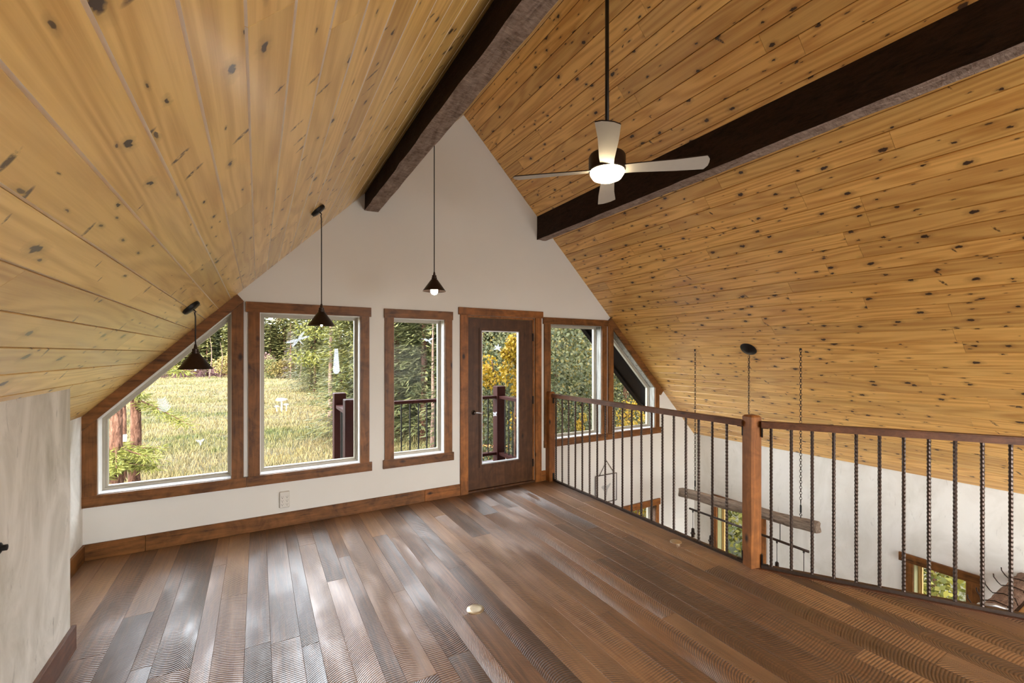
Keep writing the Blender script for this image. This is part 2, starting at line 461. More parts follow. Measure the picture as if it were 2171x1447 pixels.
    tr = m.n('BsdfTransparent'); tr.inputs[0].default_value = (1, 0.97, 0.92, 1)
    gl = m.n('BsdfGlossy'); gl.inputs['Roughness'].default_value = 0.03
    mx = m.n('MixShader'); mx.inputs[0].default_value = 0.12; m.l(tr.outputs[0], mx.inputs[1]); m.l(gl.outputs[0], mx.inputs[2]); m.l(mx.outputs[0], m.out.inputs[0])
    def glow(name, col, st):
        m = NT(name); e = m.n('Emission'); e.inputs[0].default_value = (*col, 1); e.inputs[1].default_value = st; m.l(e.outputs[0], m.out.inputs[0])
    glow('bulb_glow', (1.0, 0.84, 0.60), 130.0)
    glow('bulb_glow_bright', (1.0, 0.93, 0.80), 130.0)
    glow('fan_glow', (1.0, 0.78, 0.46), 18.0)
    # plants
    def leafy(name, cols, rough=0.6, trans=0.25):
        m = NT(name); r = m.n('NewGeometry').outputs['Random Per Island']
        st = [(i / (len(cols) - 1), tuple(q * 0.42 for q in c)) for i, c in enumerate(cols)]
        col = m.ramp(r, st)
        o = m.rnd(); col = m.mix(1.0, col, m.ramp(o, [(0.0, 0.72), (1.0, 1.0)]), 'MULTIPLY')
        m.set(col, rough, spec=0.2)
        tl = m.n('BsdfTranslucent'); m.l(col, tl.inputs[0])
        mx = m.n('MixShader'); mx.inputs[0].default_value = trans
        m.l(m.b.outputs[0], mx.inputs[1]); m.l(tl.outputs[0], mx.inputs[2]); m.l(mx.outputs[0], m.out.inputs[0])
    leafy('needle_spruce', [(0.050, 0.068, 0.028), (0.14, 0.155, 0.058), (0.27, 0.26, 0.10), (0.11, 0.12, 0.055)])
    leafy('needle_forest', [(0.07, 0.095, 0.03), (0.19, 0.20, 0.06), (0.32, 0.28, 0.09), (0.13, 0.15, 0.05)])
    leafy('needle_tan', [(0.36, 0.26, 0.11), (0.60, 0.44, 0.20), (0.42, 0.34, 0.13)])
    leafy('needle_dead', [(0.22, 0.17, 0.15), (0.34, 0.27, 0.235), (0.17, 0.13, 0.115)])
    leafy('needle_larch', [(0.15, 0.18, 0.032), (0.40, 0.38, 0.075), (0.26, 0.27, 0.05)])
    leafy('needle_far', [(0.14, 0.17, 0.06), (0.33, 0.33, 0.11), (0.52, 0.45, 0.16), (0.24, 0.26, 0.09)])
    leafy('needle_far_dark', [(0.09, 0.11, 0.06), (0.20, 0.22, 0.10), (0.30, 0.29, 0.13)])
    leafy('leaf_green', [(0.045, 0.060, 0.022), (0.10, 0.115, 0.040), (0.19, 0.18, 0.065), (0.11, 0.13, 0.065), (0.30, 0.21, 0.03)])
    leafy('leaf_yellow', [(0.42, 0.26, 0.012), (0.60, 0.38, 0.02), (0.50, 0.25, 0.015)])
    leafy('leaf_lime', [(0.17, 0.19, 0.035), (0.36, 0.31, 0.05), (0.10, 0.12, 0.03), (0.45, 0.36, 0.04)])
    leafy('shrub_gold', [(0.319, 0.246, 0.072), (0.464, 0.334, 0.102), (0.246, 0.217, 0.072)])
    leafy('shrub_rust', [(0.464, 0.174, 0.087), (0.522, 0.275, 0.131), (0.348, 0.145, 0.072)])
    leafy('shrub_purple', [(0.232, 0.102, 0.123), (0.319, 0.174, 0.160), (0.174, 0.087, 0.087)])
    leafy('shrub_olive', [(0.189, 0.203, 0.058), (0.290, 0.275, 0.087), (0.145, 0.160, 0.058)])
    m = NT('bark'); v = m.coords('Object'); f = m.noise(m.scale(v, (14, 14, 3.5)), 1.0, 6, 0.7, 1.0)
    m.set(m.ramp(f, [(0.36, (0.016, 0.008, 0.005)), (0.52, (0.085, 0.040, 0.025)), (0.68, (0.15, 0.085, 0.058))]), 0.9, spec=0.1); m.bump(f, 0.8, 0.03)
    m = NT('bark_pale'); v = m.coords('Object'); f = m.noise(m.scale(v, (8, 8, 2)), 1.0, 5, 0.7, 1.0)
    m.set(m.ramp(f, [(0.36, (0.05, 0.03, 0.022)), (0.60, (0.15, 0.10, 0.078))]), 0.9, spec=0.1); m.bump(f, 0.6, 0.03)
    def meadow_tone(m):
        v = m.coords('Object')
        big = m.noise(m.scale(v, (0.09, 0.20, 0)), 1.0, 4, 0.6, 0.8)
        mid = m.noise(m.scale(v, (0.45, 1.1, 0)), 1.0, 5, 0.68, 0.6)
        return v, mid, m.ramp(m.math('ADD', m.math('MULTIPLY', big, 0.55), m.math('MULTIPLY', mid, 0.45)), [(0.36, (0.040, 0.050, 0.016)), (0.44, (0.078, 0.074, 0.030)), (0.52, (0.108, 0.090, 0.050)), (0.60, (0.120, 0.100, 0.042)), (0.68, (0.110, 0.084, 0.058))])
    m = NT('meadow'); v, mid, col = meadow_tone(m)
    fin = m.noise(m.scale(v, (6, 6, 6)), 1.0, 6, 0.75)
    col = m.mix(1.0, col, m.ramp(fin, [(0.30, 0.30), (0.66, 0.95)]), 'MULTIPLY')
    m.set(col, 0.9, spec=0.1); m.bump(m.math('ADD', mid, fin), 0.9, 0.15)
    m = NT('grass_blade'); v, mid, col = meadow_tone(m)
    r = m.n('NewGeometry').outputs['Random Per Island']
    col = m.mix(1.0, col, m.ramp(r, [(0.0, (0.75, 0.72, 0.6)), (0.5, (1.3, 1.25, 1.1)), (1.0, (1.6, 1.45, 1.3))]), 'MULTIPLY')
    m.set(col, 0.7, spec=0.15)
    m = NT('forest_bank'); v = m.coords('Object'); f = m.noise(v, 0.7, 6, 0.75, 1.0)
    m.set(m.ramp(f, [(0.35, (0.035, 0.045, 0.014)), (0.65, (0.13, 0.115, 0.040))]), 0.9, spec=0.1); m.bump(f, 1.0, 1.0)
make_materials()
M = MATS

# ------------------------------------------------------------------ the room shell
D = 4.70; WT = 0.16; XL = -1.20; XR = 6.18; RX = 2.0775; YB = -3.6; LOW = -2.75; GND = -2.95
zl = lambda x: x + 2.345
zr = lambda x: 6.5 - x
R2 = sqrt(2)

def wall_strips(name, axis, t0, t1, a0, a1, bottom, top, holes, mat, extra=()):
    """wall in the (a,z) plane, pushed along the other axis, with holes (a0,a1,zlo,zhi functions)"""
    br = sorted(set([a0, a1] + [h[0] for h in holes] + [h[1] for h in holes] + list(extra)))
    br = [b for b in br if a0 <= b <= a1]
    mb = MB()
    for p, q in zip(br, br[1:]):
        mid = (p + q) / 2
        hs = sorted([h for h in holes if h[0] <= mid <= h[1]], key=lambda h: h[2](mid))
        lo = bottom
        for h in hs + [None]:
            hi = h[2] if h else top
            if hi(mid) - lo(mid) > 1e-4:
                mb.prism([(p, lo(p)), (q, lo(q)), (q, hi(q)), (p, hi(p))], axis, t0, t1)
            if h: lo = h[3]
    o = mb.build(name, mat)
    return o
c_ = lambda v: (lambda x: v)
roof = lambda x: min(zl(x), zr(x)) + 0.012
SB, HB = 0.514, 2.025       # window opening bottom / top
holes = [(-1.112, -0.206, c_(SB), lambda x: x + 2.227), (0.015, 0.912, c_(SB), c_(HB)), (1.257, 1.836, c_(SB), c_(HB)),
         (2.126, 3.064, c_(0.0), c_(2.095)), (3.30, 4.177, c_(SB), c_(HB)), (4.394, 5.25, c_(SB), lambda x: 6.374 - x),
         (4.56, 5.27, c_(-1.95), c_(-0.672))]
wf = wall_strips('wall_front', 1, D, D + WT, XL - 0.15, XR + 0.2, c_(LOW - 0.3), roof, holes, M['wall_paint'], [RX])
tag(wf, 'tall off-white painted gable wall holding the windows and glazed door', kind='structure')
rh = [(-0.4, 1.9, c_(0.25), c_(1.1)), (2.25, 4.6, c_(0.25), c_(1.9)), (3.6, 5.9, c_(-2.4), c_(-0.4))]  # unseen rear openings, added and sized for the light they let in
wb = wall_strips('wall_rear', 1, YB - WT, YB, XL - 0.15, XR + 0.2, c_(LOW - 0.3), roof, rh, M['wall_paint'], [RX])
tag(wb, 'opposite gable wall behind the viewer, with openings added to let in light', kind='structure')
wr = wall_strips('wall_right', 0, XR, XR + 0.2, YB, D, c_(LOW - 0.3), c_(0.34), [(3.62, 4.284, c_(-1.95), c_(-0.645)), (1.514, 1.929, c_(-1.95), c_(-0.645)), (-2.2, 0.4, c_(-1.95), c_(-0.645))], M['plaster_right'])
tag(wr, 'pale troweled plaster wall of the room below, under the right slope', kind='structure')
wl = MB().box(XL - 0.15, XL, YB, D, LOW - 0.3, 1.16).build('wall_left', M['plaster_left'])
tag(wl, 'low plaster knee wall in the corner left of the sloped window', kind='structure')
NX, NY = -0.895, 3.32
c = 0.012
wn_ = MB()
for (x0, x1, ya, yb) in ((XL, NX, YB, NY - c),):
    wn_.prism([(XL, 0), (NX, 0), (NX, zl(NX)), (XL, zl(XL))], 1, YB, NY - c)
    wn_.add([(XL, NY, 0), (NX - c, NY, 0), (NX - c, NY, zl(NX - c)), (XL, NY, zl(XL)), (XL, NY - c, 0), (NX, NY - c, 0), (NX, NY - c, zl(NX)), (XL, NY - c, zl(XL))],
            [(3, 2, 1, 0), (1, 2, 6, 5), (2, 3, 7, 6)])
wbk = wn_.build('wall_left_jut', M['plaster_left'])
tag(wbk, 'stained plaster wall jutting out at the left edge', kind='structure')

# loft floor
dr = Vector((0.547, -0.837, 0)).normalized(); dn = Vector((0.837, 0.547, 0)).normalized()
P0 = Vector((3.335, 1.949, 0)); PE = P0 + dn * 0.05
EDGE = 3.345
def diag_y(x, inset=0.0):
    q = PE - dn * inset; return q.y + (x - q.x) / dr.x * dr.y
jy = diag_y(EDGE); dy_end = diag_y(XR)
fl = MB().prism([(XL, YB), (XR, YB), (XR, dy_end), (EDGE, jy), (EDGE, D), (XL, D)], 2, -0.28, -0.02).build('floor', M['subfloor'])
tag(fl, 'wide-plank circle-sawn wooden loft floor', kind='structure')
def clip(poly, inside, cut):
    out = []
    for i in range(len(poly)):
        a, b = poly[i], poly[(i + 1) % len(poly)]
        ia, ib = inside(a), inside(b)
        if ia: out.append(a)
        if ia != ib: out.append(cut(a, b))
    return out
INS = 0.085
def side(p):
    return (Vector((p[0], p[1], 0)) - (PE - dn * INS)).dot(dn)
def cutp(a, b):
    fa, fb = side(a), side(b); t = fa / (fa - fb)
    return (a[0] + (b[0] - a[0]) * t, a[1] + (b[1] - a[1]) * t)
def floor_piece(poly):
    ox, oy = min(p[0] for p in poly), min(p[1] for p in poly)
    cx, cy = sum(p[0] for p in poly) / len(poly), sum(p[1] for p in poly) / len(poly)
    def ins(e):
        o = []
        for x, y in poly:
            dx, dy = cx - x, cy - y
            o.append((x + (e if dx > 0 else -e) - ox, y + (e if dy > 0 else -e) - oy))
        return o
    n = len(poly); a, b, d = ins(0.0003), ins(0.0003), ins(0.0012)
    vs = [(x, y, -0.02) for x, y in a] + [(x, y, -0.0010) for x, y in b] + [(x, y, 0.0) for x, y in d]
    fs = [tuple(range(2*n, 3*n))]
    for k in (0, 1):
        fs += [(k*n + i, k*n + (i+1) % n, (k+1)*n + (i+1) % n, (k+1)*n + i) for i in range(n)]
    o = MB().add(vs, fs).build('plank', M['sawn_oak'])
    o.location = (ox, oy, 0); o.parent = fl
rf = random.Random(11)
x = XL
while x < XR - 0.01:
    w = rf.choice([0.09, 0.127, 0.127, 0.15, 0.178]); x1 = min(x + w, XR)
    if x < EDGE < x1 or 0 < EDGE - x1 < 0.05: x1 = EDGE
    ytop = D if x1 <= EDGE + 1e-6 else diag_y(x)
    ys = [ytop]
    y = ytop - rf.uniform(0.5, 2.6)
    while y > 0.25 and y > YB + 0.6:
        ys.append(y); y -= rf.uniform(1.2, 3.0)
    ys.append(YB)
    for b, a in zip(ys, ys[1:]):
        poly = [(x, a), (x1, a), (x1, b), (x, b)]
        if x1 > EDGE - 0.12: poly = clip(poly, lambda p: side(p) <= 0, cutp) if b < jy + 0.3 and x >= EDGE - 1e-6 else poly
        if len(poly) >= 3: floor_piece(poly)
    x = x1
def obox(mb, p0, p1, off0, off1, z0, z1, mi=0):
    """box along a ground segment, from one sideways offset to another"""
    p0, p1 = Vector((p0[0], p0[1], 0)), Vector((p1[0], p1[1], 0)); d = (p1 - p0).normalized(); n = Vector((-d.y, d.x, 0))
    q = [p0 + n * off0, p1 + n * off0, p1 + n * off1, p0 + n * off1]
    vs = [(v.x, v.y, z0) for v in q] + [(v.x, v.y, z1) for v in q]
    return mb.add(vs, [(0,3,2,1),(4,5,6,7),(0,1,5,4),(1,2,6,5),(2,3,7,6),(3,0,4,7)], mi)
e0 = (EDGE, jy); e1 = (XR, dy_end)
nz = obox(MB(), e0, e1, -INS + 0.001, 0.03, -0.03, 0.0015).build('nosing_board', M['rail_wood'], fl)
fa = MB().box(EDGE, EDGE + 0.018, jy, D, -0.30, 0.0); obox(fa, e0, e1, 0.0, 0.018, -0.30, -0.03)
fa.build('fascia', M['rail_wood'], fl)
lf = MB().box(XL, XR, YB, D, LOW - 0.1, LOW).build('floor_lower', M['lower_floor'])
tag(lf, 'floor of the open room below the loft', kind='structure')

# sloped ceilings: deck slab with tongue-and-groove boards below it
cl = MB().prism([(XL - 0.45, zl(XL - 0.45) + 0.02), (RX, zl(RX) + 0.02), (RX, zl(RX) + 0.25), (XL - 0.45, zl(XL - 0.45) + 0.25)], 1, YB - 0.7, D + WT).build('ceiling_left', M['roof_dark'])
cr_ = MB().prism([(RX, zr(RX) + 0.02), (XR + 0.6, zr(XR + 0.6) + 0.02), (XR + 0.6, zr(XR + 0.6) + 0.25), (RX, zr(RX) + 0.25)], 1, YB - 0.7, D + WT).build('ceiling_right', M['roof_dark'])
tag(cl, 'left ceiling slope of wide golden pine boards', kind='structure')
tag(cr_, 'right ceiling slope of knotty amber pine boards', kind='structure')
mt = NT('pine_chamfer_sheen'); vv = mt.coords('Object', 9.0)  # board chamfers coloured very light, painting in the sheen along the grooves
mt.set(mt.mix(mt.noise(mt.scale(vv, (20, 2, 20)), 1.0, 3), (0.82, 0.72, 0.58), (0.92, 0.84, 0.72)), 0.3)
def ceiling_boards(parent, s0, step, sa, sb, left, rr):
    k = math.floor((sa - s0) / step)
    mats = [M['pine_left'], MATS['pine_chamfer_sheen']] if left else [M['pine_right']]
    while s0 + k * step < sb - 1e-3:
        a, b = max(s0 + k * step, sa), min(s0 + (k + 1) * step, sb)
        w = b - a; k += 1
        if w < 0.02: continue
        ys = [D]; y = D - rr.uniform(0.3, 2.6)
        while y > 0.2: ys.append(y); y -= rr.uniform(1.2, 3.2)
        ys.append(YB)
        for y1, y0 in zip(ys, ys[1:]):
            L = y1 - y0; mb = MB()
            if left:
                prof = [(0.0004, 0.0066), (0.0072, 0.0), (w - 0.0012, 0.0), (w - 0.0004, 0.0010), (w - 0.0004, 0.019), (0.0004, 0.019)]
            else:
                g = 0.0042; q = 0.0010
                prof = [(q, 0.0055), (g, 0.0), (w - g, 0.0), (w - q, 0.0055), (w - q, 0.019), (q, 0.019)]
            mb.prism(prof, 1, 0.0008, L - 0.0008)
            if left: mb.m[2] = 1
            o = mb.build('plank', mats)
            sx = a / R2
            o.location = (sx, y0, zl(sx) if left else zr(sx))
            o.rotation_euler = (0, -pi / 4 if left else pi / 4, 0)
            o.parent = parent
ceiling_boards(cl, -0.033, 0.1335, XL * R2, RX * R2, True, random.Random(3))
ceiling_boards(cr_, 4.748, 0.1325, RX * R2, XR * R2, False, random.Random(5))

# rough-sawn roof beams
def beam(label, xa, xb, zb, top, seed):
    rr = random.Random(seed); n = 64
    prof0 = [(xa, top(xa)), (xa, zb + (top(xa) - zb) * 0.45), (xa, zb), (xa + (xb - xa) * 0.33, zb), (xa + (xb - xa) * 0.67, zb), (xb, zb), (xb, zb + (top(xb) - zb) * 0.5), (xb, top(xb))]
    vs = []; fs = []; mi = []
    for i in range(n + 1):
        y = YB + (D - YB) * i / n
        for j, (px, pz) in enumerate(prof0):
            jx = jz = 0
            if 2 <= j <= 5: jz = rr.uniform(-0.0035, 0.0035)
            if j in (1, 2): jx = rr.uniform(-0.005, 0.004)
            if j in (5, 6): jx = rr.uniform(-0.005, 0.005)
            vs.append((px + jx, y, pz + jz))
    k = len(prof0); mb = MB(); mb.v = vs
    for i in range(n):
        for j in range(k):
            a, b = i*k + j, i*k + (j+1) % k
            mb.f.append((a, b, b + k, a + k)); mb.m.append(1 if 2 <= j <= 4 else 0)
    mb.f.append(tuple(range(k))); mb.m.append(0); mb.f.append(tuple(range(n*k, n*k + k))[::-1]); mb.m.append(0)
    o = mb.build('roof_beam', [M['beam_side'], M['beam_bottom']])
    return tag(o, label, 'beam', 'rough-sawn roof beams')
beam('dark rough-sawn beam under the left ceiling slope above the windows', 0.961, 1.094, 3.13, zl, 1)
beam('dark rough-sawn beam under the right ceiling slope behind the fan', 3.10, 3.236, 3.103, zr, 2)

# roof overhang outside
OV = 5.62
ov = MB()
ov.prism([(XL - 0.9, zl(XL - 0.9) + 0.20), (RX, zl(RX) + 0.20), (XR + 1.2, zr(XR + 1.2) + 0.20), (XR + 1.2, zr(XR + 1.2) + 0.36), (RX, zl(RX) + 0.36), (XL - 0.9, zl(XL - 0.9) + 0.36)], 1, D + WT, OV + 0.06)
ov.prism([(XL - 0.9, zl(XL - 0.9) + 0.145), (RX, zl(RX) + 0.145), (RX, zl(RX) + 0.2), (XL - 0.9, zl(XL - 0.9) + 0.2)], 1, OV - 0.04, OV + 0.06)
ov.prism([(RX, zr(RX) + 0.145), (XR + 1.2, zr(XR + 1.2) + 0.145), (XR + 1.2, zr(XR + 1.2) + 0.2), (RX, zr(RX) + 0.2)], 1, OV - 0.04, OV + 0.06)
tag(ov.build('roof_overhang', M['roof_dark']), 'dark brown rake board of the roof overhang outside the sloped window', kind='structure')

# baseboards
def base_boards(name, label, pieces):
    e = empty(name, pieces[0][:1] + (pieces[0][2], 0), label, kind='structure')
    for (x0, x1, y0, y1, z1, m) in pieces:
        MB().cbox(x0, x1, y0, y1, 0.0, z1, 0.0025).build('board', M[m], e)
base_boards('baseboard_front', 'dark stained knotty baseboard under the front windows', [(XL, -0.812, D - 0.018, D, 0.13, 'trim_x'), (-0.810, 1.60, D - 0.018, D, 0.13, 'trim_x'), (1.602, 2.027, D - 0.018, D, 0.13, 'door_trim_x'), (3.158, 3.226, D - 0.018, D, 0.13, 'door_trim_x')])
base_boards('baseboard_left', 'dark stained baseboard along the knee wall in the corner', [(XL, XL + 0.018, NY, D - 0.019, 0.13, 'trim_y')])
base_boards('baseboard_left_jut', 'smooth glossy baseboard at the foot of the jutting plaster wall', [(NX, NX + 0.02, YB, NY + 0.012, 0.135, 'rail_wood')])

# ------------------------------------------------------------------ windows and door of the gable wall
def inset(poly, d):
    """offset a convex counter-clockwise polygon inward"""
    n = len(poly); lines = []
    for i in range(n):
        a, b = Vector(poly[i]), Vector(poly[(i + 1) % n]); t = (b - a).normalized(); nn = Vector((-t.y, t.x))
        lines.append((a + nn * d, t))
    out = []
    for i in range(n):
        (p, t), (q, s) = lines[i - 1], lines[i]
        den = t.x * s.y - t.y * s.x; w = q - p
        k = (w.x * s.y - w.y * s.x) / den
        out.append(tuple(p + t * k))
    return out
def ring(mb, outer, inner, axis, a, b, mi=0):
    n = len(outer)
    for i in range(n):
        j = (i + 1) % n
        mb.prism([outer[i], outer[j], inner[j], inner[i]], axis, a, b, mi)
    return mb
def window(name, label, poly, axis, face, sgn, mats, casings):
    """poly: opening in wall plane, counter-clockwise; face: inner wall face; sgn: which way is outside"""
    jm, sm, fm = mats
    p0 = (poly[0][0], face, poly[0][1]) if axis == 1 else (face, poly[0][0], poly[0][1])
    e = empty(name, p0, label, kind='structure')
    n = len(poly); inn = inset(poly, 0.006); t0, t1 = face - sgn * 0.001, face + sgn * 0.105
    lo = min(p[1] for p in poly)
    for i in range(n):
        j = (i + 1) % n
        is_sill = abs(poly[i][1] - lo) < 1e-4 and abs(poly[j][1] - lo) < 1e-4
        MB().prism([poly[i], poly[j], inn[j], inn[i]], axis, t0, t1).build('sill' if is_sill else 'jamb', M[sm if is_sill else jm], e)
    a, b, c2 = inset(poly, 0.004), inset(poly, 0.022), inset(poly, 0.037)
    fr = MB(); ring(fr, a, b, axis, face + sgn * 0.098, face + sgn * 0.158); fr.build('frame', M[fm], e)
    sa = MB(); ring(sa, b, c2, axis, face + sgn * 0.112, face + sgn * 0.15); sa.build('sash', M[fm], e)
    MB().prism(inset(poly, 0.034), axis, face + sgn * 0.132, face + sgn * 0.136).build('pane', M['window_glass'], e)
    for (nm, cp, m, thick) in casings:
        MB().prism(cp, axis, face - sgn * thick, face).build(nm, M[m], e)
    return e
rect = lambda x0, x1, z0, z1: [(x0, z0), (x1, z0), (x1, z1), (x0, z1)]
S0, S1, H1 = 0.423, 0.5135, 2.119
T = 0.022
window('window_1', 'sloped-top window in the left corner looking on the meadow and trunks', [(-1.112, SB), (-0.206, SB), (-0.206, 2.021), (-1.112, 1.115)], 1, D, 1, ('reveal_paint', 'sill_gloss', 'vinyl'),
    [('sill_casing', rect(XL, -0.091, S0, S1), 'trim_x', T + 0.004), ('side_casing', [(XL, S1), (-1.112, S1), (-1.112, 1.1185), (XL, 1.03)], 'trim_z', T),
     ('side_casing', [(-0.206, S1), (-0.113, S1), (-0.113, 2.112), (-0.206, 2.018)], 'trim_z', T),
     ('sloped_casing', [(XL, 1.032), (-0.11, 2.118), (-0.162, zl(-0.162) - 0.002), (XL, zl(XL) - 0.002)], 'trim_x', T + 0.003)])
window('window_2', 'large rectangular window behind the middle pendant lamp', rect(0.015, 0.912, SB, HB), 1, D, 1, ('reveal_paint', 'sill_gloss', 'vinyl'),
    [('sill_casing', rect(-0.089, 1.029, S0, S1), 'trim_x', T + 0.004), ('side_casing', rect(-0.077, 0.015, S1, HB), 'trim_z', T), ('side_casing', rect(0.912, 1.002, S1, HB), 'trim_z', T), ('head_casing', rect(-0.096, 1.02, HB, H1), 'trim_x', T + 0.006)])
window('window_3', 'narrow tall window left of the door', rect(1.257, 1.836, SB, HB), 1, D, 1, ('reveal_paint', 'sill_gloss', 'vinyl'),
    [('sill_casing', rect(1.145, 1.945, S0, S1), 'trim_x', T + 0.004), ('side_casing', rect(1.163, 1.257, S1, HB), 'trim_z', T), ('side_casing', rect(1.836, 1.925, S1, HB), 'trim_z', T), ('head_casing', rect(1.155, 1.933, HB, H1), 'trim_x', T + 0.006)])
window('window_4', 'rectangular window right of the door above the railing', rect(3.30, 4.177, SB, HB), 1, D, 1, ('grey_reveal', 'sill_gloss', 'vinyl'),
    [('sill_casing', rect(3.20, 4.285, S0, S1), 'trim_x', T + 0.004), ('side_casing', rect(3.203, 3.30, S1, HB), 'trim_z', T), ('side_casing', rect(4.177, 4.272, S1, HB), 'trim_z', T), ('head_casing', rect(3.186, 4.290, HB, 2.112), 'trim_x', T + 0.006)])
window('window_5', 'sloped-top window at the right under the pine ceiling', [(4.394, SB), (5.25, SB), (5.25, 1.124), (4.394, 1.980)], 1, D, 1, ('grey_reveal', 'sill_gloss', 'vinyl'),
    [('sill_casing', rect(4.286, 5.375, S0, S1), 'trim_x', T + 0.004), ('side_casing', [(4.298, S1), (4.394, S1), (4.394, 1.98), (4.298, 2.07)], 'trim_z', T), ('side_casing', [(5.25, S1), (5.336, S1), (5.336, 1.036), (5.25, 1.122)], 'trim_z', T),
     ('sloped_casing', [(4.298, 2.072), (5.367, 1.003), (5.425, zr(5.425) - 0.005), (4.347, zr(4.347) - 0.002), (4.298, 2.105)], 'trim_x', T + 0.003)])
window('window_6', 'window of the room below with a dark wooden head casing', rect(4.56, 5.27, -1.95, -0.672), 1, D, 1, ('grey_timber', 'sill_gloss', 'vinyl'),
    [('head_casing', rect(4.44, 5.356, -0.672, -0.582), 'door_trim_x', 0.026), ('side_casing', rect(5.27, 5.33, -1.95, -0.672), 'door_trim', 0.02), ('side_casing', rect(4.50, 4.56, -1.95, -0.672), 'door_trim', 0.02)])
window('window_7', 'plaster-wall window behind the hanging log light', rect(3.62, 4.284, -1.95, -0.645), 0, XR, 1, ('olive_reveal', 'sill_gloss', 'gold_frame'),
    [('side_casing', rect(4.284, 4.349, -1.95, -0.645), 'door_trim', 0.02), ('side_casing', rect(3.53, 3.62, -1.95, -0.645), 'door_trim', 0.02), ('head_casing', rect(3.51, 4.37, -0.645, -0.555), 'trim_y', 0.026)])
window('window_8', 'small window low in the right plaster wall', rect(1.514, 1.929, -1.95, -0.645), 0, XR, 1, ('olive_reveal', 'sill_gloss', 'gold_frame'),
    [('side_casing', rect(1.929, 1.993, -1.95, -0.645), 'trim_z', 0.02), ('side_casing', rect(1.415, 1.514, -1.95, -0.645), 'trim_z', 0.02), ('head_casing', rect(1.395, 2.05, -0.645, -0.556), 'trim_y', 0.026)])

dE = empty('door_1', (2.126, D, 0), 'dark wooden balcony door with one tall glass pane', kind='structure')
dl = MB()
X0, X1, Z1, GX0, GX1, GZ0, GZ1 = 2.132, 3.036, 2.062, 2.312, 2.836, 0.315, 1.917
for p in (rect(X0, GX0, 0.03, Z1), rect(GX1, X1, 0.03, Z1), rect(GX0, GX1, 0.03, GZ0), rect(GX0, GX1, GZ1, Z1)):
    dl.prism(p, 1, D + 0.012, D + 0.056)
leaf = dl.build('door_leaf', M['door_leaf'], dE)
gp = rect(GX0, GX1, GZ0, GZ1)
mo = MB(); ring(mo, inset(gp, -0.032), inset(gp, 0.0), 1, D + 0.002, D + 0.013); mo.build('glass_moulding', M['door_leaf'], leaf)
mo = MB(); ring(mo, inset(gp, 0.0), inset(gp, 0.012), 1, D + 0.012, D + 0.05); mo.build('glass_bead', M['galvanised'], leaf)
MB().prism(gp, 1, D + 0.030, D + 0.034).build('pane', M['window_glass'], leaf)
hx, hz = 2.206, 0.944
hd = MB(); hd.lathe([(0.0, 0), (0.028, 0), (0.030, 0.006), (0.016, 0.014), (0.012, 0.045), (0.0, 0.047)], (hx, D + 0.012, hz), 16, M=Matrix.Rotation(pi / 2, 3, 'X'))
smooth_by_angle(hd.build('rosette', M['oiled_bronze'], leaf))
MB().tube([(hx, D - 0.032, hz), (hx + 0.02, D - 0.036, hz + 0.003), (hx + 0.055, D - 0.036, hz - 0.004), (hx + 0.088, D - 0.034, hz - 0.012), (hx + 0.10, D - 0.033, hz - 0.010)], [0.010, 0.010, 0.008, 0.006, 0.005], 8).build('lever', M['galvanised'], leaf, True)
for z in (0.25, 1.05, 1.85): MB().cbox(3.034, 3.050, D + 0.0, D + 0.016, z - 0.05, z + 0.05, 0.003).build('hinge', M['black_metal'], dE)
for nm, p in (('jamb', rect(2.1262, 2.130, 0.0, 2.094)), ('jamb', rect(3.040, 3.0638, 0.0, 2.094)), ('head_jamb', rect(2.130, 3.040, 2.068, 2.094))):
    MB().prism(p, 1, D + 0.01, D + WT).build(nm, M['door_trim'], dE)
MB().cbox(2.1262, 3.0638, D - 0.012, D + WT, 0.0, 0.026, 0.004).build('threshold', M['door_leaf'], dE)
MB().cbox(2.028, 2.126, D - T, D, 0.0, 2.095, 0.002).build('side_casing', M['door_trim'], dE)
MB().cbox(3.064, 3.157, D - T, D, 0.0, 2.095, 0.002).build('side_casing', M['door_trim'], dE)
MB().cbox(2.006, 3.18, D - T - 0.006, D, 2.0955, 2.18, 0.002).build('head_casing', M['door_trim_x'], dE)

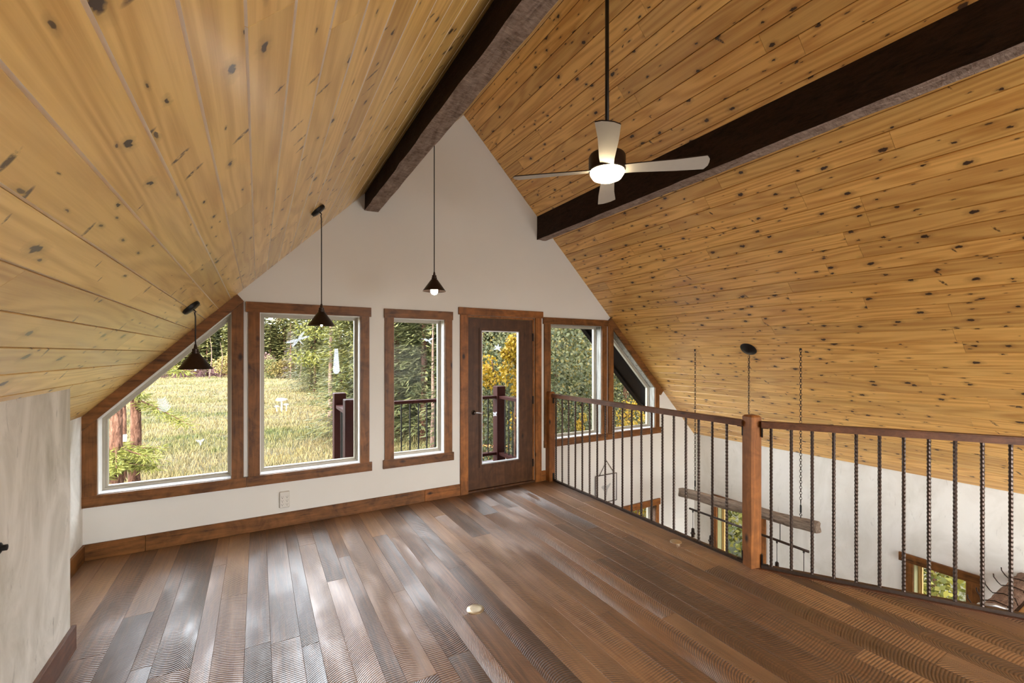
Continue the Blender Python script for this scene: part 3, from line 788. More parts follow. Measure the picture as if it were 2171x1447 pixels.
# ------------------------------------------------------------------ loft railing
RT, RBm = 1.125, 1.078
def rebar_mesh():
    mb = MB(); k = 8; z0, z1 = 0.028, RBm; step = 0.0135; n = int((z1 - z0) / step)
    for i in range(n + 1):
        z = z0 + (z1 - z0) * i / n; r = 0.0092 if i % 2 else 0.0118
        for j in range(k):
            t = 2 * pi * j / k
            zz = z if i in (0, n) else z + 0.007 * cos(t)
            mb.v.append((r * cos(t), r * sin(t), zz))
    for i in range(n):
        for j in range(k):
            mb.f.append((i*k + j, i*k + (j+1) % k, (i+1)*k + (j+1) % k, (i+1)*k + j)); mb.m.append(0)
    return mb.mesh('rebar', M['dark_steel'])
REBAR = rebar_mesh()
def railing(label, p0, p1, spots, first_bracket):
    e = empty('loft_railing', (p0[0], p0[1], 0), label, 'railing')
    d = (Vector((*p1, 0)) - Vector((*p0, 0))).normalized()
    tr = MB(); obox(tr, p0, p1, -0.034, 0.034, RBm, RT - 0.008); obox(tr, p0, p1, -0.028, 0.028, RT - 0.008, RT)
    tr.build('top_rail', M['rail_wood'], e)
    obox(MB(), p0, p1, -0.011, 0.011, 0.004, 0.026).build('bottom_rail', M['dark_steel'], e)
    for s in spots:
        p = Vector((*p0, 0)) + d * s
        link('baluster', REBAR, e, loc=(p.x, p.y, 0), rot=(0, 0, random.uniform(0, 6)))
    for q, sg in ((p0, 1), (p1, -1)):
        q = Vector((*q, 0))
        for z0, z1 in ((RBm - 0.075, RBm), (0.026, 0.105)):
            a = q + d * sg * 0.001; b = q + d * sg * 0.012
            br = obox(MB(), a, b, -0.012, 0.012, z0, z1)
            za = z1 - 0.008 if z1 == RBm else z0
            obox(br, a, q + d * sg * 0.05, -0.012, 0.012, za, za + 0.007)
            br.build('bracket', M['black_metal'], e)
    return e
railing('straight railing with rebar balusters running from the door wall', (3.29, 4.612), (3.29, 2.052), [4.612 - (4.548 - 0.1306 * i) for i in range(19)], True)
q0 = P0 + dr * 0.005; q1 = P0 + dr * 3.35
railing('angled railing with rebar balusters at the right of the newel post', (q0.x, q0.y), (q1.x, q1.y), [0.067 + 0.1296 * i for i in range(25)], True)
def post(label, x, y, a, w, top, group='railing posts'):
    e = Vector((x, y, 0)); mb = MB(); h = w / 2; cf = 0.012
    lev = [(h, 0.0), (h, top - 0.014), (h - cf, top)]
    vs = []
    for r, z in lev:
        pts = [(-r, -r), (r, -r), (r, r), (-r, r)]
        for px, py in pts:
            q = rot2(px, py, a); vs.append((q[0], q[1], z))
    fs = [(0, 3, 2, 1), (8, 9, 10, 11)]
    for k in (0, 4): fs += [(k + i, k + (i + 1) % 4, k + 4 + (i + 1) % 4, k + 4 + i) for i in range(4)]
    mb.add(vs, fs); o = mb.build('newel_post', M['post_wood']); o.location = (x, y, 0)
    return tag(o, label, 'post', group)
post('stout brown wooden newel post where the two railings meet', 3.312, 2.003, radians(-16), 0.092, 1.168)
post('brown wooden newel post fixed to the wall beside the door', 3.275, 4.655, 0, 0.088, 1.15)

# ------------------------------------------------------------------ ceiling fan
FX, FY = 2.09, 2.29
fan = empty('ceiling_fan', (FX, FY, 4.38), 'four-blade ceiling fan with glowing round lamp on a long black rod', 'ceiling fan')
fz = EYE + 1.30
smooth_by_angle(MB().lathe([(0.02, 4.40), (0.065, 4.38), (0.06, 4.29), (0.022, 4.26)], (FX, FY, 0), 20).build('canopy', M['black_metal'], fan))
MB().tube([(FX, FY, 4.30), (FX, FY, fz + 0.10)], 0.0135, 12).build('downrod', M['black_metal'], fan, True)
smooth_by_angle(MB().lathe([(0.018, fz + 0.135), (0.034, fz + 0.13), (0.036, fz + 0.085), (0.06, fz + 0.08), (0.118, fz + 0.07), (0.126, fz + 0.055), (0.126, fz - 0.035), (0.120, fz - 0.042)], (FX, FY, 0), 32).build('motor_housing', M['oiled_bronze'], fan))
smooth_by_angle(MB().lathe([(0.117, fz - 0.040), (0.116, fz - 0.060), (0.098, fz - 0.088), (0.06, fz - 0.105), (0.0, fz - 0.112)], (FX, FY, 0), 32).build('lamp_dome', M['fan_glow'], fan), 60)
for i in range(4):
    ang = -YAW + radians(-13) + i * pi / 2
    mb = MB(); secs = []
    for r_, wd in ((0.10, 0.090), (0.20, 0.098), (0.45, 0.122), (0.635, 0.142), (0.66, 0.132)):
        row = []
        for k in (-1, -0.5, 0, 0.5, 1):
            yy = k * wd / 2 + (0.012 if r_ > 0.4 else 0); zz = -yy * 0.21
            row.append((r_ - (0.02 * abs(k)**3 if r_ > 0.65 else 0), yy, zz))
        secs.append(row)
    th = 0.007
    for z_off in (0, th):
        for row in secs:
            for p in row:
                q = rot2(p[0], p[1], ang); mb.v.append((FX + q[0], FY + q[1], fz - 0.035 + p[2] + z_off))
    ns, nk = len(secs), 5; B = ns * nk
    for a in range(ns - 1):
        for b in range(nk - 1):
            i0 = a * nk + b
            mb.f.append((i0, i0 + 1, i0 + nk + 1, i0 + nk)); mb.m.append(0)
            mb.f.append((B + i0, B + i0 + nk, B + i0 + nk + 1, B + i0 + 1)); mb.m.append(1)
        for b in (0, nk - 1):
            i0 = a * nk + b; mb.f.append((i0, i0 + nk, B + i0 + nk, B + i0)); mb.m.append(1)
    for a in (0, ns - 1):
        for b in range(nk - 1):
            i0 = a * nk + b; mb.f.append((i0, i0 + 1, B + i0 + 1, B + i0)); mb.m.append(1)
    mb.build('blade', [M['blade_light'], M['oiled_bronze']], fan)

# ------------------------------------------------------------------ pendant lamps
def pendant(label, x, y, rim, bright):
    zc = zl(x - 0.03)
    e = empty('pendant_lamp', (x, y, zc), label, 'pendant lamp', 'cone pendant lamps')
    RM = Matrix.Rotation(pi / 4 + pi, 3, 'Y') if False else Matrix.Rotation(radians(-45), 3, 'Y')
    # canopy: shallow drum flat on the slope, its axis along the slope normal
    smooth_by_angle(MB().lathe([(0.056, 0.0), (0.060, -0.004), (0.058, -0.020), (0.050, -0.026), (0.012, -0.027)], (x - 0.03, y, zc), 24, M=RM).build('canopy', M['black_metal'], e))
    n = Vector((1, 0, -1)).normalized()
    a = Vector((x - 0.03, y, zc)) + n * 0.026
    b = a + n * 0.018
    top = rim + 0.150
    pts = [a, b, Vector((x - 0.004, y, b.z - 0.012)), Vector((x, y, b.z - 0.035)), Vector((x, y, top))]
    MB().tube(pts, 0.0042, 8).build('cord', M['cord_black'], e, True)
    so = MB().lathe([(0.006, rim + 0.165), (0.009, rim + 0.150), (0.011, rim + 0.138), (0.019, rim + 0.134), (0.019, rim + 0.118), (0.023, rim + 0.115), (0.023, rim + 0.106), (0.021, rim + 0.104), (0.021, rim + 0.098)], (x, y, 0), 20)
    soc = smooth_by_angle(so.build('socket', M['oiled_bronze'], e))
    sh = MB(); pr = [(0.022, rim + 0.103), (0.027, rim + 0.100), (0.0965, rim + 0.003), (0.0985, rim), (0.095, rim + 0.001), (0.025, rim + 0.097), (0.020, rim + 0.099)]
    k = 40
    for r_, h in pr:
        for j in range(k): sh.v.append((x + r_ * cos(2*pi*j/k), y + r_ * sin(2*pi*j/k), h))
    for i in range(len(pr) - 1):
        for j in range(k): sh.f.append((i*k + j, i*k + (j+1) % k, (i+1)*k + (j+1) % k, (i+1)*k + j)); sh.m.append(0)
    smooth_by_angle(sh.build('shade', M['oiled_bronze'], e))
    smooth_by_angle(MB().lathe([(0.012, rim + 0.070), (0.014, rim + 0.045), (0.029, rim + 0.020), (0.031, rim - 0.004), (0.020, rim - 0.024), (0.0, rim - 0.031)], (x, y, 0), 20).build('bulb', M['bulb_glow_bright'] if bright else M['bulb_glass'], soc), 60)
    if not bright:
        smooth_by_angle(MB().lathe([(0.0, rim + 0.020), (0.006, rim + 0.014), (0.007, rim + 0.0), (0.0, rim - 0.008)], (x, y, 0), 10).build('filament', M['bulb_glow'], soc))
    return e
pendant('black cone pendant lamp hanging lowest, before the sloped window', -0.36, 3.58, 1.540, False)
pendant('cone pendant lamp on a long cord before the large window', 0.417, 3.60, 1.855, False)
pendant('brightly lit cone pendant lamp high against the white gable', 1.30, 3.56, 2.174, True)

# ------------------------------------------------------------------ hanging log light over the room below
LX = 4.81
lg = empty('log_light', (LX, 2.94, 1.69), 'weathered log light hanging by chains from the right ceiling slope', 'hanging light')
RMr = Matrix.Rotation(radians(45), 3, 'Y')
smooth_by_angle(MB().lathe([(0.085, 0.0), (0.090, -0.005), (0.078, -0.018), (0.045, -0.026), (0.030, -0.040), (0.014, -0.046)], (4.804, 2.942, zr(4.804)), 28, M=RMr).build('canopy', M['black_metal'], lg))
def chain(mb, x, y, z0, z1, L=0.034, r=0.0026, w=0.5):
    n = max(1, int(round((z0 - z1) / (L * 0.82)))); st = (z0 - z1) / n
    for i in range(n):
        z = z0 - st * (i + 0.5); ax = (0.87, 0.5, 0) if i % 2 else (-0.5, 0.87, 0)
        mb.torus((x, y, z), L / 2, r, (0, 0, 1), ax, 8, 5, 1.0) if False else mb.torus((x, y, z), L * 0.30, r, ax, (0, 0, 1.75), 10, 5, 1.0)
logtop = lambda y: -0.075 + (y - 3.05) * -0.05
for y, zt, zb in ((3.647, zr(4.821), logtop(3.647) + 0.16), (2.394, zr(4.804), logtop(2.394) + 0.16), (2.942, zr(4.804) - 0.07, logtop(2.94) + 0.03)):
    mb = MB(); chain(mb, LX, y, zt - 0.01, zb); mb.build('chain', M['oiled_bronze'], lg)
MB().tube([(LX + 0.008, 2.942, zr(4.81) - 0.06), (LX - 0.006, 2.940, 1.1), (LX + 0.007, 2.944, 0.5), (LX, 2.942, logtop(2.94))], 0.003, 6).build('lamp_cord', M['cord_black'], lg, True)
for y in (3.647, 2.394):
    zt = logtop(y) + 0.16
    tb = MB().tube([(LX, y, zt + 0.01), (LX, y, zt - 0.02)], 0.004, 6).tube([(LX, y, zt - 0.02), (LX, y, zt - 0.03), (LX, y, zt - 0.10), (LX, y, zt - 0.11)], [0.003, 0.009, 0.009, 0.003], 8)
    tb.torus((LX, y, zt - 0.125), 0.011, 0.0035, (0, 1, 0), (0, 0, 1), 10, 5)
    tb.tube([(LX, y, zt - 0.135), (LX, y, zt - 0.165)], 0.004, 6)
    tb.build('turnbuckle', M['black_metal'], lg)
    smooth_by_angle(MB().lathe([(0.012, 0), (0.012, -0.006), (0.004, -0.02)], (4.81, y, zr(4.81)), 10, M=RMr).build('ceiling_hook', M['black_metal'], lg))
rr = random.Random(21); mb = MB(); k = 14; n = 40
for i in range(n + 1):
    y = 2.235 + (3.855 - 2.235) * i / n
    for j in range(k):
        t = 2 * pi * j / k
        ca, sa = cos(t), sin(t); e_ = 0.62
        px = 0.060 * math.copysign(abs(ca)**e_, ca); pz = 0.056 * math.copysign(abs(sa)**e_, sa)
        g = 1 + 0.06 * sin(3 * t + y * 2.0) + rr.uniform(-0.025, 0.025)
        if 0.18 < (y - 2.235) / 1.62 < 0.34 and sa < -0.3: g *= 0.80 + 0.1 * rr.random()
        mb.v.append((LX + px * g, y + (rr.uniform(-0.012, 0.012) if i in (0, n) else 0), logtop(y) - 0.058 + pz * g + 0.006 * sin(y * 9)))
for i in range(n):
    for j in range(k): mb.f.append((i*k + j, i*k + (j+1) % k, (i+1)*k + (j+1) % k, (i+1)*k + j)); mb.m.append(0)
mb.f.append(tuple(range(k))); mb.m.append(0); mb.f.append(tuple(range(n*k, n*k + k))[::-1]); mb.m.append(0)
smooth_by_angle(mb.build('log', M['weathered_log'], lg), 30)
pz_ = -0.352
MB().tube([(LX, 3.73, pz_), (LX, 2.316, pz_ - 0.005)], 0.013, 10).build('pipe', M['dark_steel'], lg, True)
for y in (3.33, 2.98, 2.60):
    MB().tube([(LX, y, logtop(y) - 0.11), (LX, y, pz_)], 0.004, 6).build('hanger_rod', M['black_metal'], lg)
ub = MB().tube([(LX - 0.02, 2.96, logtop(2.96) - 0.01), (LX - 0.02, 2.96, logtop(2.96) + 0.02), (LX, 2.96, logtop(2.96) + 0.035), (LX + 0.02, 2.96, logtop(2.96) + 0.02), (LX + 0.02, 2.96, logtop(2.96) - 0.01)], 0.005, 6)
ub.build('u_bolt', M['black_metal'], lg)
for y in (3.68, 3.423, 2.632, 2.365):
    s = MB().tube([(LX, y, pz_), (LX, y, pz_ - 0.035)], 0.009, 8).tube([(LX, y, pz_ - 0.035), (LX, y, -0.60)], 0.0035, 6)
    dc = s.build('drop_cord', M['cord_black'], lg)
    smooth_by_angle(MB().lathe([(0.006, -0.585), (0.018, -0.595), (0.020, -0.64), (0.030, -0.65), (0.030, -0.662), (0.020, -0.666), (0.020, -0.70)], (LX, y, 0), 14).build('socket', M['oiled_bronze'], dc))
    smooth_by_angle(MB().lathe([(0.012, -0.70), (0.030, -0.75), (0.032, -0.78), (0.0, -0.81)], (LX, y, 0), 14).build('bulb', M['bulb_glass'], dc))

# ------------------------------------------------------------------ small fittings
# six-way wall outlet
ox, oz = 0.219, EYE - 1.388
ot = empty('wall_outlet', (ox, D, oz), 'grey six-socket wall outlet under the large window', 'outlet')
opl = MB().cbox(ox - 0.043, ox + 0.043, D - 0.026, D, oz - 0.076, oz + 0.076, 0.006).build('plate', M['outlet_plastic'], ot)
for i in (-1, 1):
    for j in (-1, 0, 1):
        cx, cz = ox + i * 0.020, oz - 0.012 + j * 0.035
        s = MB().box(cx - 0.008, cx - 0.0055, D - 0.0268, D - 0.0255, cz + 0.002, cz + 0.010)
        s.box(cx + 0.0055, cx + 0.008, D - 0.0268, D - 0.0255, cz + 0.002, cz + 0.010)
        s.lathe([(0.0034, 0.0), (0.0034, 0.0013)], (cx, D - 0.0255, cz - 0.006), 8, M=Matrix.Rotation(pi / 2, 3, 'X'))
        s.build('socket', M['slot_black'], opl)
def floor_disc(label, x, y, r):
    smooth = MB().lathe([(r, 0.0), (r, 0.003), (r - 0.004, 0.0055), (r * 0.55, 0.0065), (0.0, 0.0067)], (0, 0, 0), 36)
    o = smooth_by_angle(smooth.build('floor_outlet_cover', M['brass'])); o.location = (x, y, 0)
    return tag(o, label, 'outlet cover', 'round floor outlet covers')
floor_disc('round brass outlet cover set in the middle of the plank floor', 1.209, 2.552, 0.056)
floor_disc('round brass outlet cover on the floor near the straight railing', 3.156, 2.587, 0.050)
kb = MB().lathe([(0.0, 0), (0.022, 0.0), (0.022, 0.006), (0.012, 0.012), (0.012, 0.025), (0.0, 0.027)], (0, 0, 0), 16, M=Matrix.Rotation(pi / 2, 3, 'Y'))  # small round black wall knob, its use unclear
o = smooth_by_angle(kb.build('wall_knob', M['black_metal'])); o.location = (NX, 2.535, EYE - 0.777); tag(o, 'small black knob on the jutting plaster wall at the left edge', 'coat peg')

# framed print on the wall of the room below
pe = empty('hanging_picture', (4.25, D, -0.45), 'thin metal framed picture hanging by a triangle of rods below the right windows', 'picture')
PX0, PX1, PZ0, PZ1 = 4.062, 4.452, -0.455, -0.068
fr_ = MB()
for a, b in (((PX0, PZ0), (PX1, PZ0)), ((PX1, PZ0), (PX1, PZ1)), ((PX1, PZ1), (PX0, PZ1)), ((PX0, PZ1), (PX0, PZ0))):
    fr_.tube([(a[0], D - 0.02, a[1]), (b[0], D - 0.02, b[1])], 0.0055, 6)
fr_.build('frame', M['oiled_bronze'], pe)
MB().box(PX0 + 0.008, PX1 - 0.008, D - 0.013, D - 0.009, PZ0 + 0.008, PZ1 - 0.008).build('sheet', M['paper'], pe)
MB().tube([(4.13, D - 0.02, PZ1), (4.262, D - 0.02, 0.128), (4.41, D - 0.02, PZ1)], 0.005, 6).build('hanger', M['oiled_bronze'], pe)
sil = [(4.17, -0.235), (4.20, -0.215), (4.25, -0.225), (4.30, -0.222), (4.325, -0.205), (4.335, -0.195), (4.345, -0.215), (4.33, -0.235), (4.305, -0.262), (4.285, -0.285), (4.275, -0.330), (4.262, -0.375), (4.256, -0.33), (4.246, -0.31), (4.232, -0.36), (4.228, -0.305), (4.205, -0.275)]
MB().prism(sil[::-1], 1, D - 0.0145, D - 0.0125).build('print', M['print_grey'], pe)

# weathered timber with twisted wire hooks, beyond the angled railing
tm = empty('hook_timber', (5.3, 1.09, -0.4), 'weathered timber with twisted wire hooks below the railing at the right', 'timber')
rr = random.Random(4); mb = MB(); n = 26
for i in range(n + 1):
    x_ = 4.45 + (XR - 4.45) * i / n
    for px, pz in ((-0.06, -0.47), (0.075, -0.47), (0.075, -0.425), (0.050, -0.405), (0.0, -0.398), (-0.035, -0.404), (-0.06, -0.425)):
        mb.v.append((x_, 1.10 + px + rr.uniform(-0.004, 0.004), pz + rr.uniform(-0.005, 0.005)))
for i in range(n):
    for j in range(7): mb.f.append((i*7 + j, i*7 + (j+1) % 7, (i+1)*7 + (j+1) % 7, (i+1)*7 + j)); mb.m.append(0)
mb.f.append(tuple(range(7))); mb.m.append(0)
mb.build('log', M['grey_timber'], tm)
for x_ in (5.02, 5.24, 5.46, 5.70, 5.93):
    w_ = MB().tube([(x_, 1.035, -0.45), (x_, 1.05, -0.398), (x_ + 0.01, 1.12, -0.392), (x_, 1.18, -0.41), (x_ - 0.01, 1.20, -0.385), (x_ - 0.012, 1.222, -0.35), (x_ - 0.006, 1.226, -0.325)], 0.0045, 6)
    w_.build('wire_hook', M['oiled_bronze'], tm, True)
MB().tube([(5.06, 1.19, -0.43), (5.05, 1.165, -0.385), (5.12, 1.09, -0.378), (5.17, 1.03, -0.40), (5.19, 1.01, -0.46)], 0.014, 8).build('bent_pipe', M['galvanised'], tm, True)
for i in range(3):
    MB().cbox(4.45, XR, 0.955 - i * 0.095, 1.035 - i * 0.095, -0.52, -0.495, 0.004).build('plank', M['gold_plank'], tm)
MB().box(4.47, XR, 0.80, 1.12, -0.61, -0.52).build('support', M['grey_timber'], tm)

# ------------------------------------------------------------------ balcony outside
DZ = -0.03
dk = MB().box(0.78, 3.42, D + WT, 6.10, DZ - 0.20, DZ - 0.032).build('balcony_deck', M['deck_stain'])
tag(dk, 'dark stained balcony deck outside the glazed door', kind='structure')
y = D + WT + 0.004
while y < 6.05:
    MB().cbox(0.78, 3.42, y, y + 0.134, DZ - 0.031, DZ, 0.004).build('deck_board', M['deck_board'], dk); y += 0.14
br_ = empty('balcony_railing', (2.0, 5.95, DZ), 'dark red-brown balcony railing with black balusters outside the windows', 'railing')
for px, py in ((0.90, 5.95), (0.885, 5.06), (3.225, 5.95), (3.225, 5.00)):
    MB().cbox(px - 0.072, px + 0.072, py - 0.072, py + 0.072, DZ, 1.14, 0.006).build('post', M['deck_stain'], br_)
def bal_run(a, b):
    for z0, z1, hw in ((0.955, 0.995, 0.045), (0.095, 0.135, 0.045)):
        obox(MB(), a, b, -hw, hw, z0, z1).build('rail', M['deck_stain'], br_)
    L = (Vector(b) - Vector(a)).length; n = int(L / 0.115)
    for i in range(1, n):
        p = Vector(a).lerp(Vector(b), i / n)
        MB().tube([(p.x, p.y, 0.13), (p.x, p.y, 0.96)], 0.0095, 6).build('baluster', M['black_metal'], br_)
bal_run((0.972, 5.95), (3.153, 5.95)); bal_run((0.893, 5.13), (0.893, 5.88)); bal_run((3.225, 5.07), (3.225, 5.88))

# clear suncatcher decals stuck to the panes
GLS = D + 0.1305
def leaf_shape(mb, x, z, ang, L, W, th=0.0012, y=GLS):
    pts = []
    for i in range(12):
        t = 2 * pi * i / 12; px, pz = rot2(L / 2 + L / 2 * cos(t), W / 2 * sin(t) * (1 - 0.3 * cos(t)), ang)
        pts.append((x + px, z + pz))
    mb.prism(pts, 1, y - th, y)
def decal(name, label, x, z, leaves, y=GLS):
    mb = MB()
    for dx, dz, ang, L, W in leaves: leaf_shape(mb, x + dx, z + dz, radians(ang), L, W, y=y)
    tag(mb.build(name, M['cling_film']), label, 'window decal', 'clear window decals')
dfly = [(0, 0, 55, 0.10, 0.024), (0, 0, 18, 0.11, 0.024), (0, 0, 200, 0.115, 0.026), (0, 0, 235, 0.095, 0.026), (0, 0, -48, 0.075, 0.010)]
onw = lambda u, v: (lambda a: ((sin(YAW) + a * cos(YAW)) / (cos(YAW) - a * sin(YAW)) * GLS, EYE + (748.6 - v) / FPX * GLS / (cos(YAW) - a * sin(YAW))))((u - 1085.5) / FPX)
decal('dragonfly_decal', 'clear dragonfly decal on the large window', *onw(632, 719), dfly)
decal('mushroom_decal', 'clear mushroom cluster decal low on the large window', *onw(597, 868), [(0, -0.02, 90, 0.12, 0.016), (-0.055, 0.10, 0, 0.11, 0.035), (0.04, -0.02, 88, 0.07, 0.012), (-0.04, -0.02, 95, 0.05, 0.012), (0.015, 0.05, 0, 0.05, 0.02), (-0.065, 0.035, 0, 0.05, 0.02)])
decal('flower_spike_decal', 'pale blue flower spike decal at the right of the large window', *onw(713, 796), [(0, 0.02 + 0.024 * i, 90 + s * 38, 0.055 - 0.003 * i, 0.024) for i in range(11) for s in (-1, 1)])
decal('fern_decal', 'clear fern leaf decal on the left corner window', *onw(352, 872), [(0, 0, 105, 0.13, 0.012)] + [(-0.005 * i, 0.02 * i, 105 + s * 50, 0.062 - 0.004 * i, 0.016) for i in range(6) for s in (-1, 1)])
decal('small_leaf_decal', 'small clear leaf decal low on the left corner window', *onw(425, 936), [(0, 0, 40, 0.04, 0.02), (0, 0, 150, 0.04, 0.02), (0, 0, 270, 0.035, 0.016)])
decal('hummingbird_decal', 'clear bird decal at the top of the narrow window', *onw(908, 722), [(0, 0, 160, 0.06, 0.026), (0, 0, 30, 0.07, 0.022), (0, 0, -40, 0.05, 0.02), (-0.06, 0.02, 175, 0.03, 0.006)])
decal('maple_leaf_decal', 'clear leaf decal high on the door glass', *(lambda p: (p[0], p[1]))(onw(1047, 738)), [(0, 0, a, 0.055, 0.022) for a in (20, 80, 140, 200, 320)], y=D + 0.0285)
decal('butterfly_decal', 'clear butterfly decal on the door glass beside the handle', *onw(1041, 876), [(0, 0, 50, 0.04, 0.024), (0, 0, 130, 0.04, 0.024), (0, 0, -40, 0.03, 0.018), (0, 0, 220, 0.03, 0.018)], y=D + 0.0285)

# ------------------------------------------------------------------ outside: ground, trees, meadow grass
from mathutils import noise as mnoise
def ground_z(x, y):
    d = sqrt((x - 2.5)**2 + (y - 1)**2)
    k = min(1.0, max(0.0, (d - 9) / 10))
    f = mnoise.noise(Vector((x * 0.11, y * 0.14, 1.7))) * 0.30 + mnoise.noise(Vector((x * 0.45, y * 0.6, 4.2))) * 0.10
    return GND + f * k - 0.02
def spread(a, b, c0, n, p):
    """grid lines packed densely around c0"""
    out = []
    for i in range(n + 1):
        t = -1 + 2 * i / n; s = math.copysign(abs(t)**p, t)
        out.append(c0 + s * (b - c0) if s > 0 else c0 + s * (c0 - a))
    return out
gx = spread(-80, 140, 4, 150, 2.0); gy = spread(-60, 170, 14, 190, 1.9)
mb = MB()
for yy in gy:
    for xx in gx: mb.v.append((xx, yy, ground_z(xx, yy)))
nx = len(gx)
for j in range(len(gy) - 1):
    for i in range(nx - 1): mb.f.append((j*nx + i, j*nx + i + 1, (j+1)*nx + i + 1, (j+1)*nx + i)); mb.m.append(0)
tag(mb.build('ground', M['meadow'], smooth=True), 'tussocky yellow-green meadow stretching to the forest', kind='structure')

hb = MB(); hn = 60
for row, (dep, hz) in enumerate(((108, -0.5), (116, 4.2), (126, 6.4), (150, 7.0))):
    for i in range(hn + 1):
        u = 120 + (1500 - 120) * i / hn; x, y = at(u, dep)
        hb.v.append((x, y, GND + hz + (1.2 * mnoise.noise(Vector((u * 0.03, dep, 0))) if row else 0)))
for j in range(3):
    for i in range(hn): hb.f.append((j*(hn+1) + i, j*(hn+1) + i + 1, (j+1)*(hn+1) + i + 1, (j+1)*(hn+1) + i)); hb.m.append(0)
tag(hb.build('forest_bank', M['forest_bank'], smooth=True), 'dark green wooded rise behind the far conifers', kind='structure')

rg = random.Random(77); mb = MB()
for i in range(120000):
    dep = 9.5 + 78 * rg.random()**1.7; u = rg.uniform(200, 1010)
    x, y = at(u, dep)
    if y < 7.5: continue
    z = ground_z(x, y); h = rg.uniform(0.10, 0.26) * (0.7 + 0.6 * (mnoise.noise(Vector((x * 0.5, y * 0.5, 9))) + 0.5)); w = 0.006 + 0.0007 * dep
    a = rg.uniform(0, 2 * pi); lx, ly = rg.uniform(-.6, .6) * h, rg.uniform(-.6, .6) * h
    mb.add([(x - w * cos(a), y - w * sin(a), z - 0.03), (x + w * cos(a), y + w * sin(a), z - 0.03), (x + lx, y + ly, z + h)], [(0, 1, 2)])
tag(mb.build('meadow_grass', M['grass_blade']), 'long dry grass blades covering the near meadow', 'grass', kind='stuff')

def kite(mb, p, d, n, L, W):
    d = d.normalized(); s = d.cross(n)
    if s.length < 1e-4: s = d.cross(Vector((1, 0, 0)))
    s.normalize(); m = p + d * (L * 0.45)
    mb.add([p, m + s * (W / 2), p + d * L, m - s * (W / 2)], [(0, 1, 2, 3)])
def rv(r): return Vector((r.uniform(-1, 1), r.uniform(-1, 1), r.uniform(-1, 1)))
def conifer_mesh(name, h, R, lev, per, spr, kl, kw, mat, seed, base=0.08, droop=0.35):
    r = random.Random(seed); mb = MB()
    for l in range(lev):
        t = base + (1 - base) * (l + r.random()) / lev
        for b in range(per):
            a = r.uniform(0, 2 * pi); L = R * (1.02 - t)**0.85 * r.uniform(0.65, 1.1) + 0.06 * h * 0.1
            o = Vector((0, 0, h * t)); dd = Vector((cos(a), sin(a), 0))
            for s in range(spr):
                f = 0.18 + 0.82 * (s + r.random()) / spr
                p = o + dd * (L * f) + Vector((0, 0, -droop * L * f * f + 0.10 * L * f)) + rv(r) * (0.05 * L)
                d = dd + Vector((-dd.y, dd.x, 0)) * r.uniform(-1.1, 1.1) + Vector((0, 0, r.uniform(-0.6, 0.25)))
                kite(mb, p, d, Vector((r.uniform(-.4, .4), r.uniform(-.4, .4), 1)), kl * r.uniform(0.6, 1.3), kw * r.uniform(0.6, 1.3))
    return mb.mesh(name, mat)
def trunk_mesh(name, h, r0, mat, bend=0.0, seed=1):
    r = random.Random(seed); n = 12
    pts = [(bend * sin(i / n * 3) + r.uniform(-.01, .01) * h * 0.2, r.uniform(-.01, .01) * h * 0.2, h * i / n - (0.3 if i == 0 else 0)) for i in range(n + 1)]
    return MB().tube(pts, [r0 * (1.25 if i == 0 else 1 - 0.85 * i / n) for i in range(n + 1)], 9).mesh(name, mat, True)
def leaf_mesh(name, h, R, n, size, mat, seed, z0=0.25, clumps=14):
    r = random.Random(seed); mb = MB(); cs = []
    for i in range(clumps):
        t = r.uniform(z0, 0.97); rr_ = R * (1 - abs(t - 0.55) * 1.0); a = r.uniform(0, 2 * pi); q = r.random()**0.5 * rr_ * 0.75
        cs.append((Vector((cos(a) * q, sin(a) * q, h * t)), R * r.uniform(0.28, 0.5)))
    for i in range(n):
        c0, cr0 = r.choice(cs); v = rv(r)
        while v.length > 1: v = rv(r)
        v = v.normalized() * (v.length**0.45)
        p = c0 + Vector((v.x * cr0, v.y * cr0, v.z * cr0 * 0.9))
        kite(mb, p, rv(r) + Vector((0, 0, -0.5)), rv(r), size * r.uniform(0.6, 1.3), size * r.uniform(0.5, 0.9))
    return mb.mesh(name, mat)
def plant(name, label, cat, u, dep, meshes, sc=1.0, group=None, rz=None, xy=None, dz=0.0, sz=None):
    x, y = xy if xy else at(u, dep)
    e = empty(name, (x, y, ground_z(x, y) + dz), label, cat, group)
    e.rotation_euler = (0, 0, random.uniform(0, 6.28) if rz is None else rz); e.scale = (sc, sc, sz or sc)
    for nm, me in meshes:
        o = bpy.data.objects.new(nm, me); COL.objects.link(o); o.parent = e
    return e
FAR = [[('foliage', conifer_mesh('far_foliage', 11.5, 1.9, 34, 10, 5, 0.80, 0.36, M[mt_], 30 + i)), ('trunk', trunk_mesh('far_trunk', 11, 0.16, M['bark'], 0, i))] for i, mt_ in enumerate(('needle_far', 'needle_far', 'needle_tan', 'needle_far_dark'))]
rp = random.Random(5)
n_far = 0
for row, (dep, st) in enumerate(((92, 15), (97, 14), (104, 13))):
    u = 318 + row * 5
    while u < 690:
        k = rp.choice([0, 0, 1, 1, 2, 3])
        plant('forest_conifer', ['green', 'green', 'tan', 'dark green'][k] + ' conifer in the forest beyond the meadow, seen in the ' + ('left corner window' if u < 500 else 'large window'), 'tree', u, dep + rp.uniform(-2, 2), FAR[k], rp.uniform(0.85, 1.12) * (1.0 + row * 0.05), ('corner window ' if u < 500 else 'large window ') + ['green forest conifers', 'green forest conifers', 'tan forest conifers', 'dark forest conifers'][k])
        u += st * rp.uniform(0.7, 1.3)
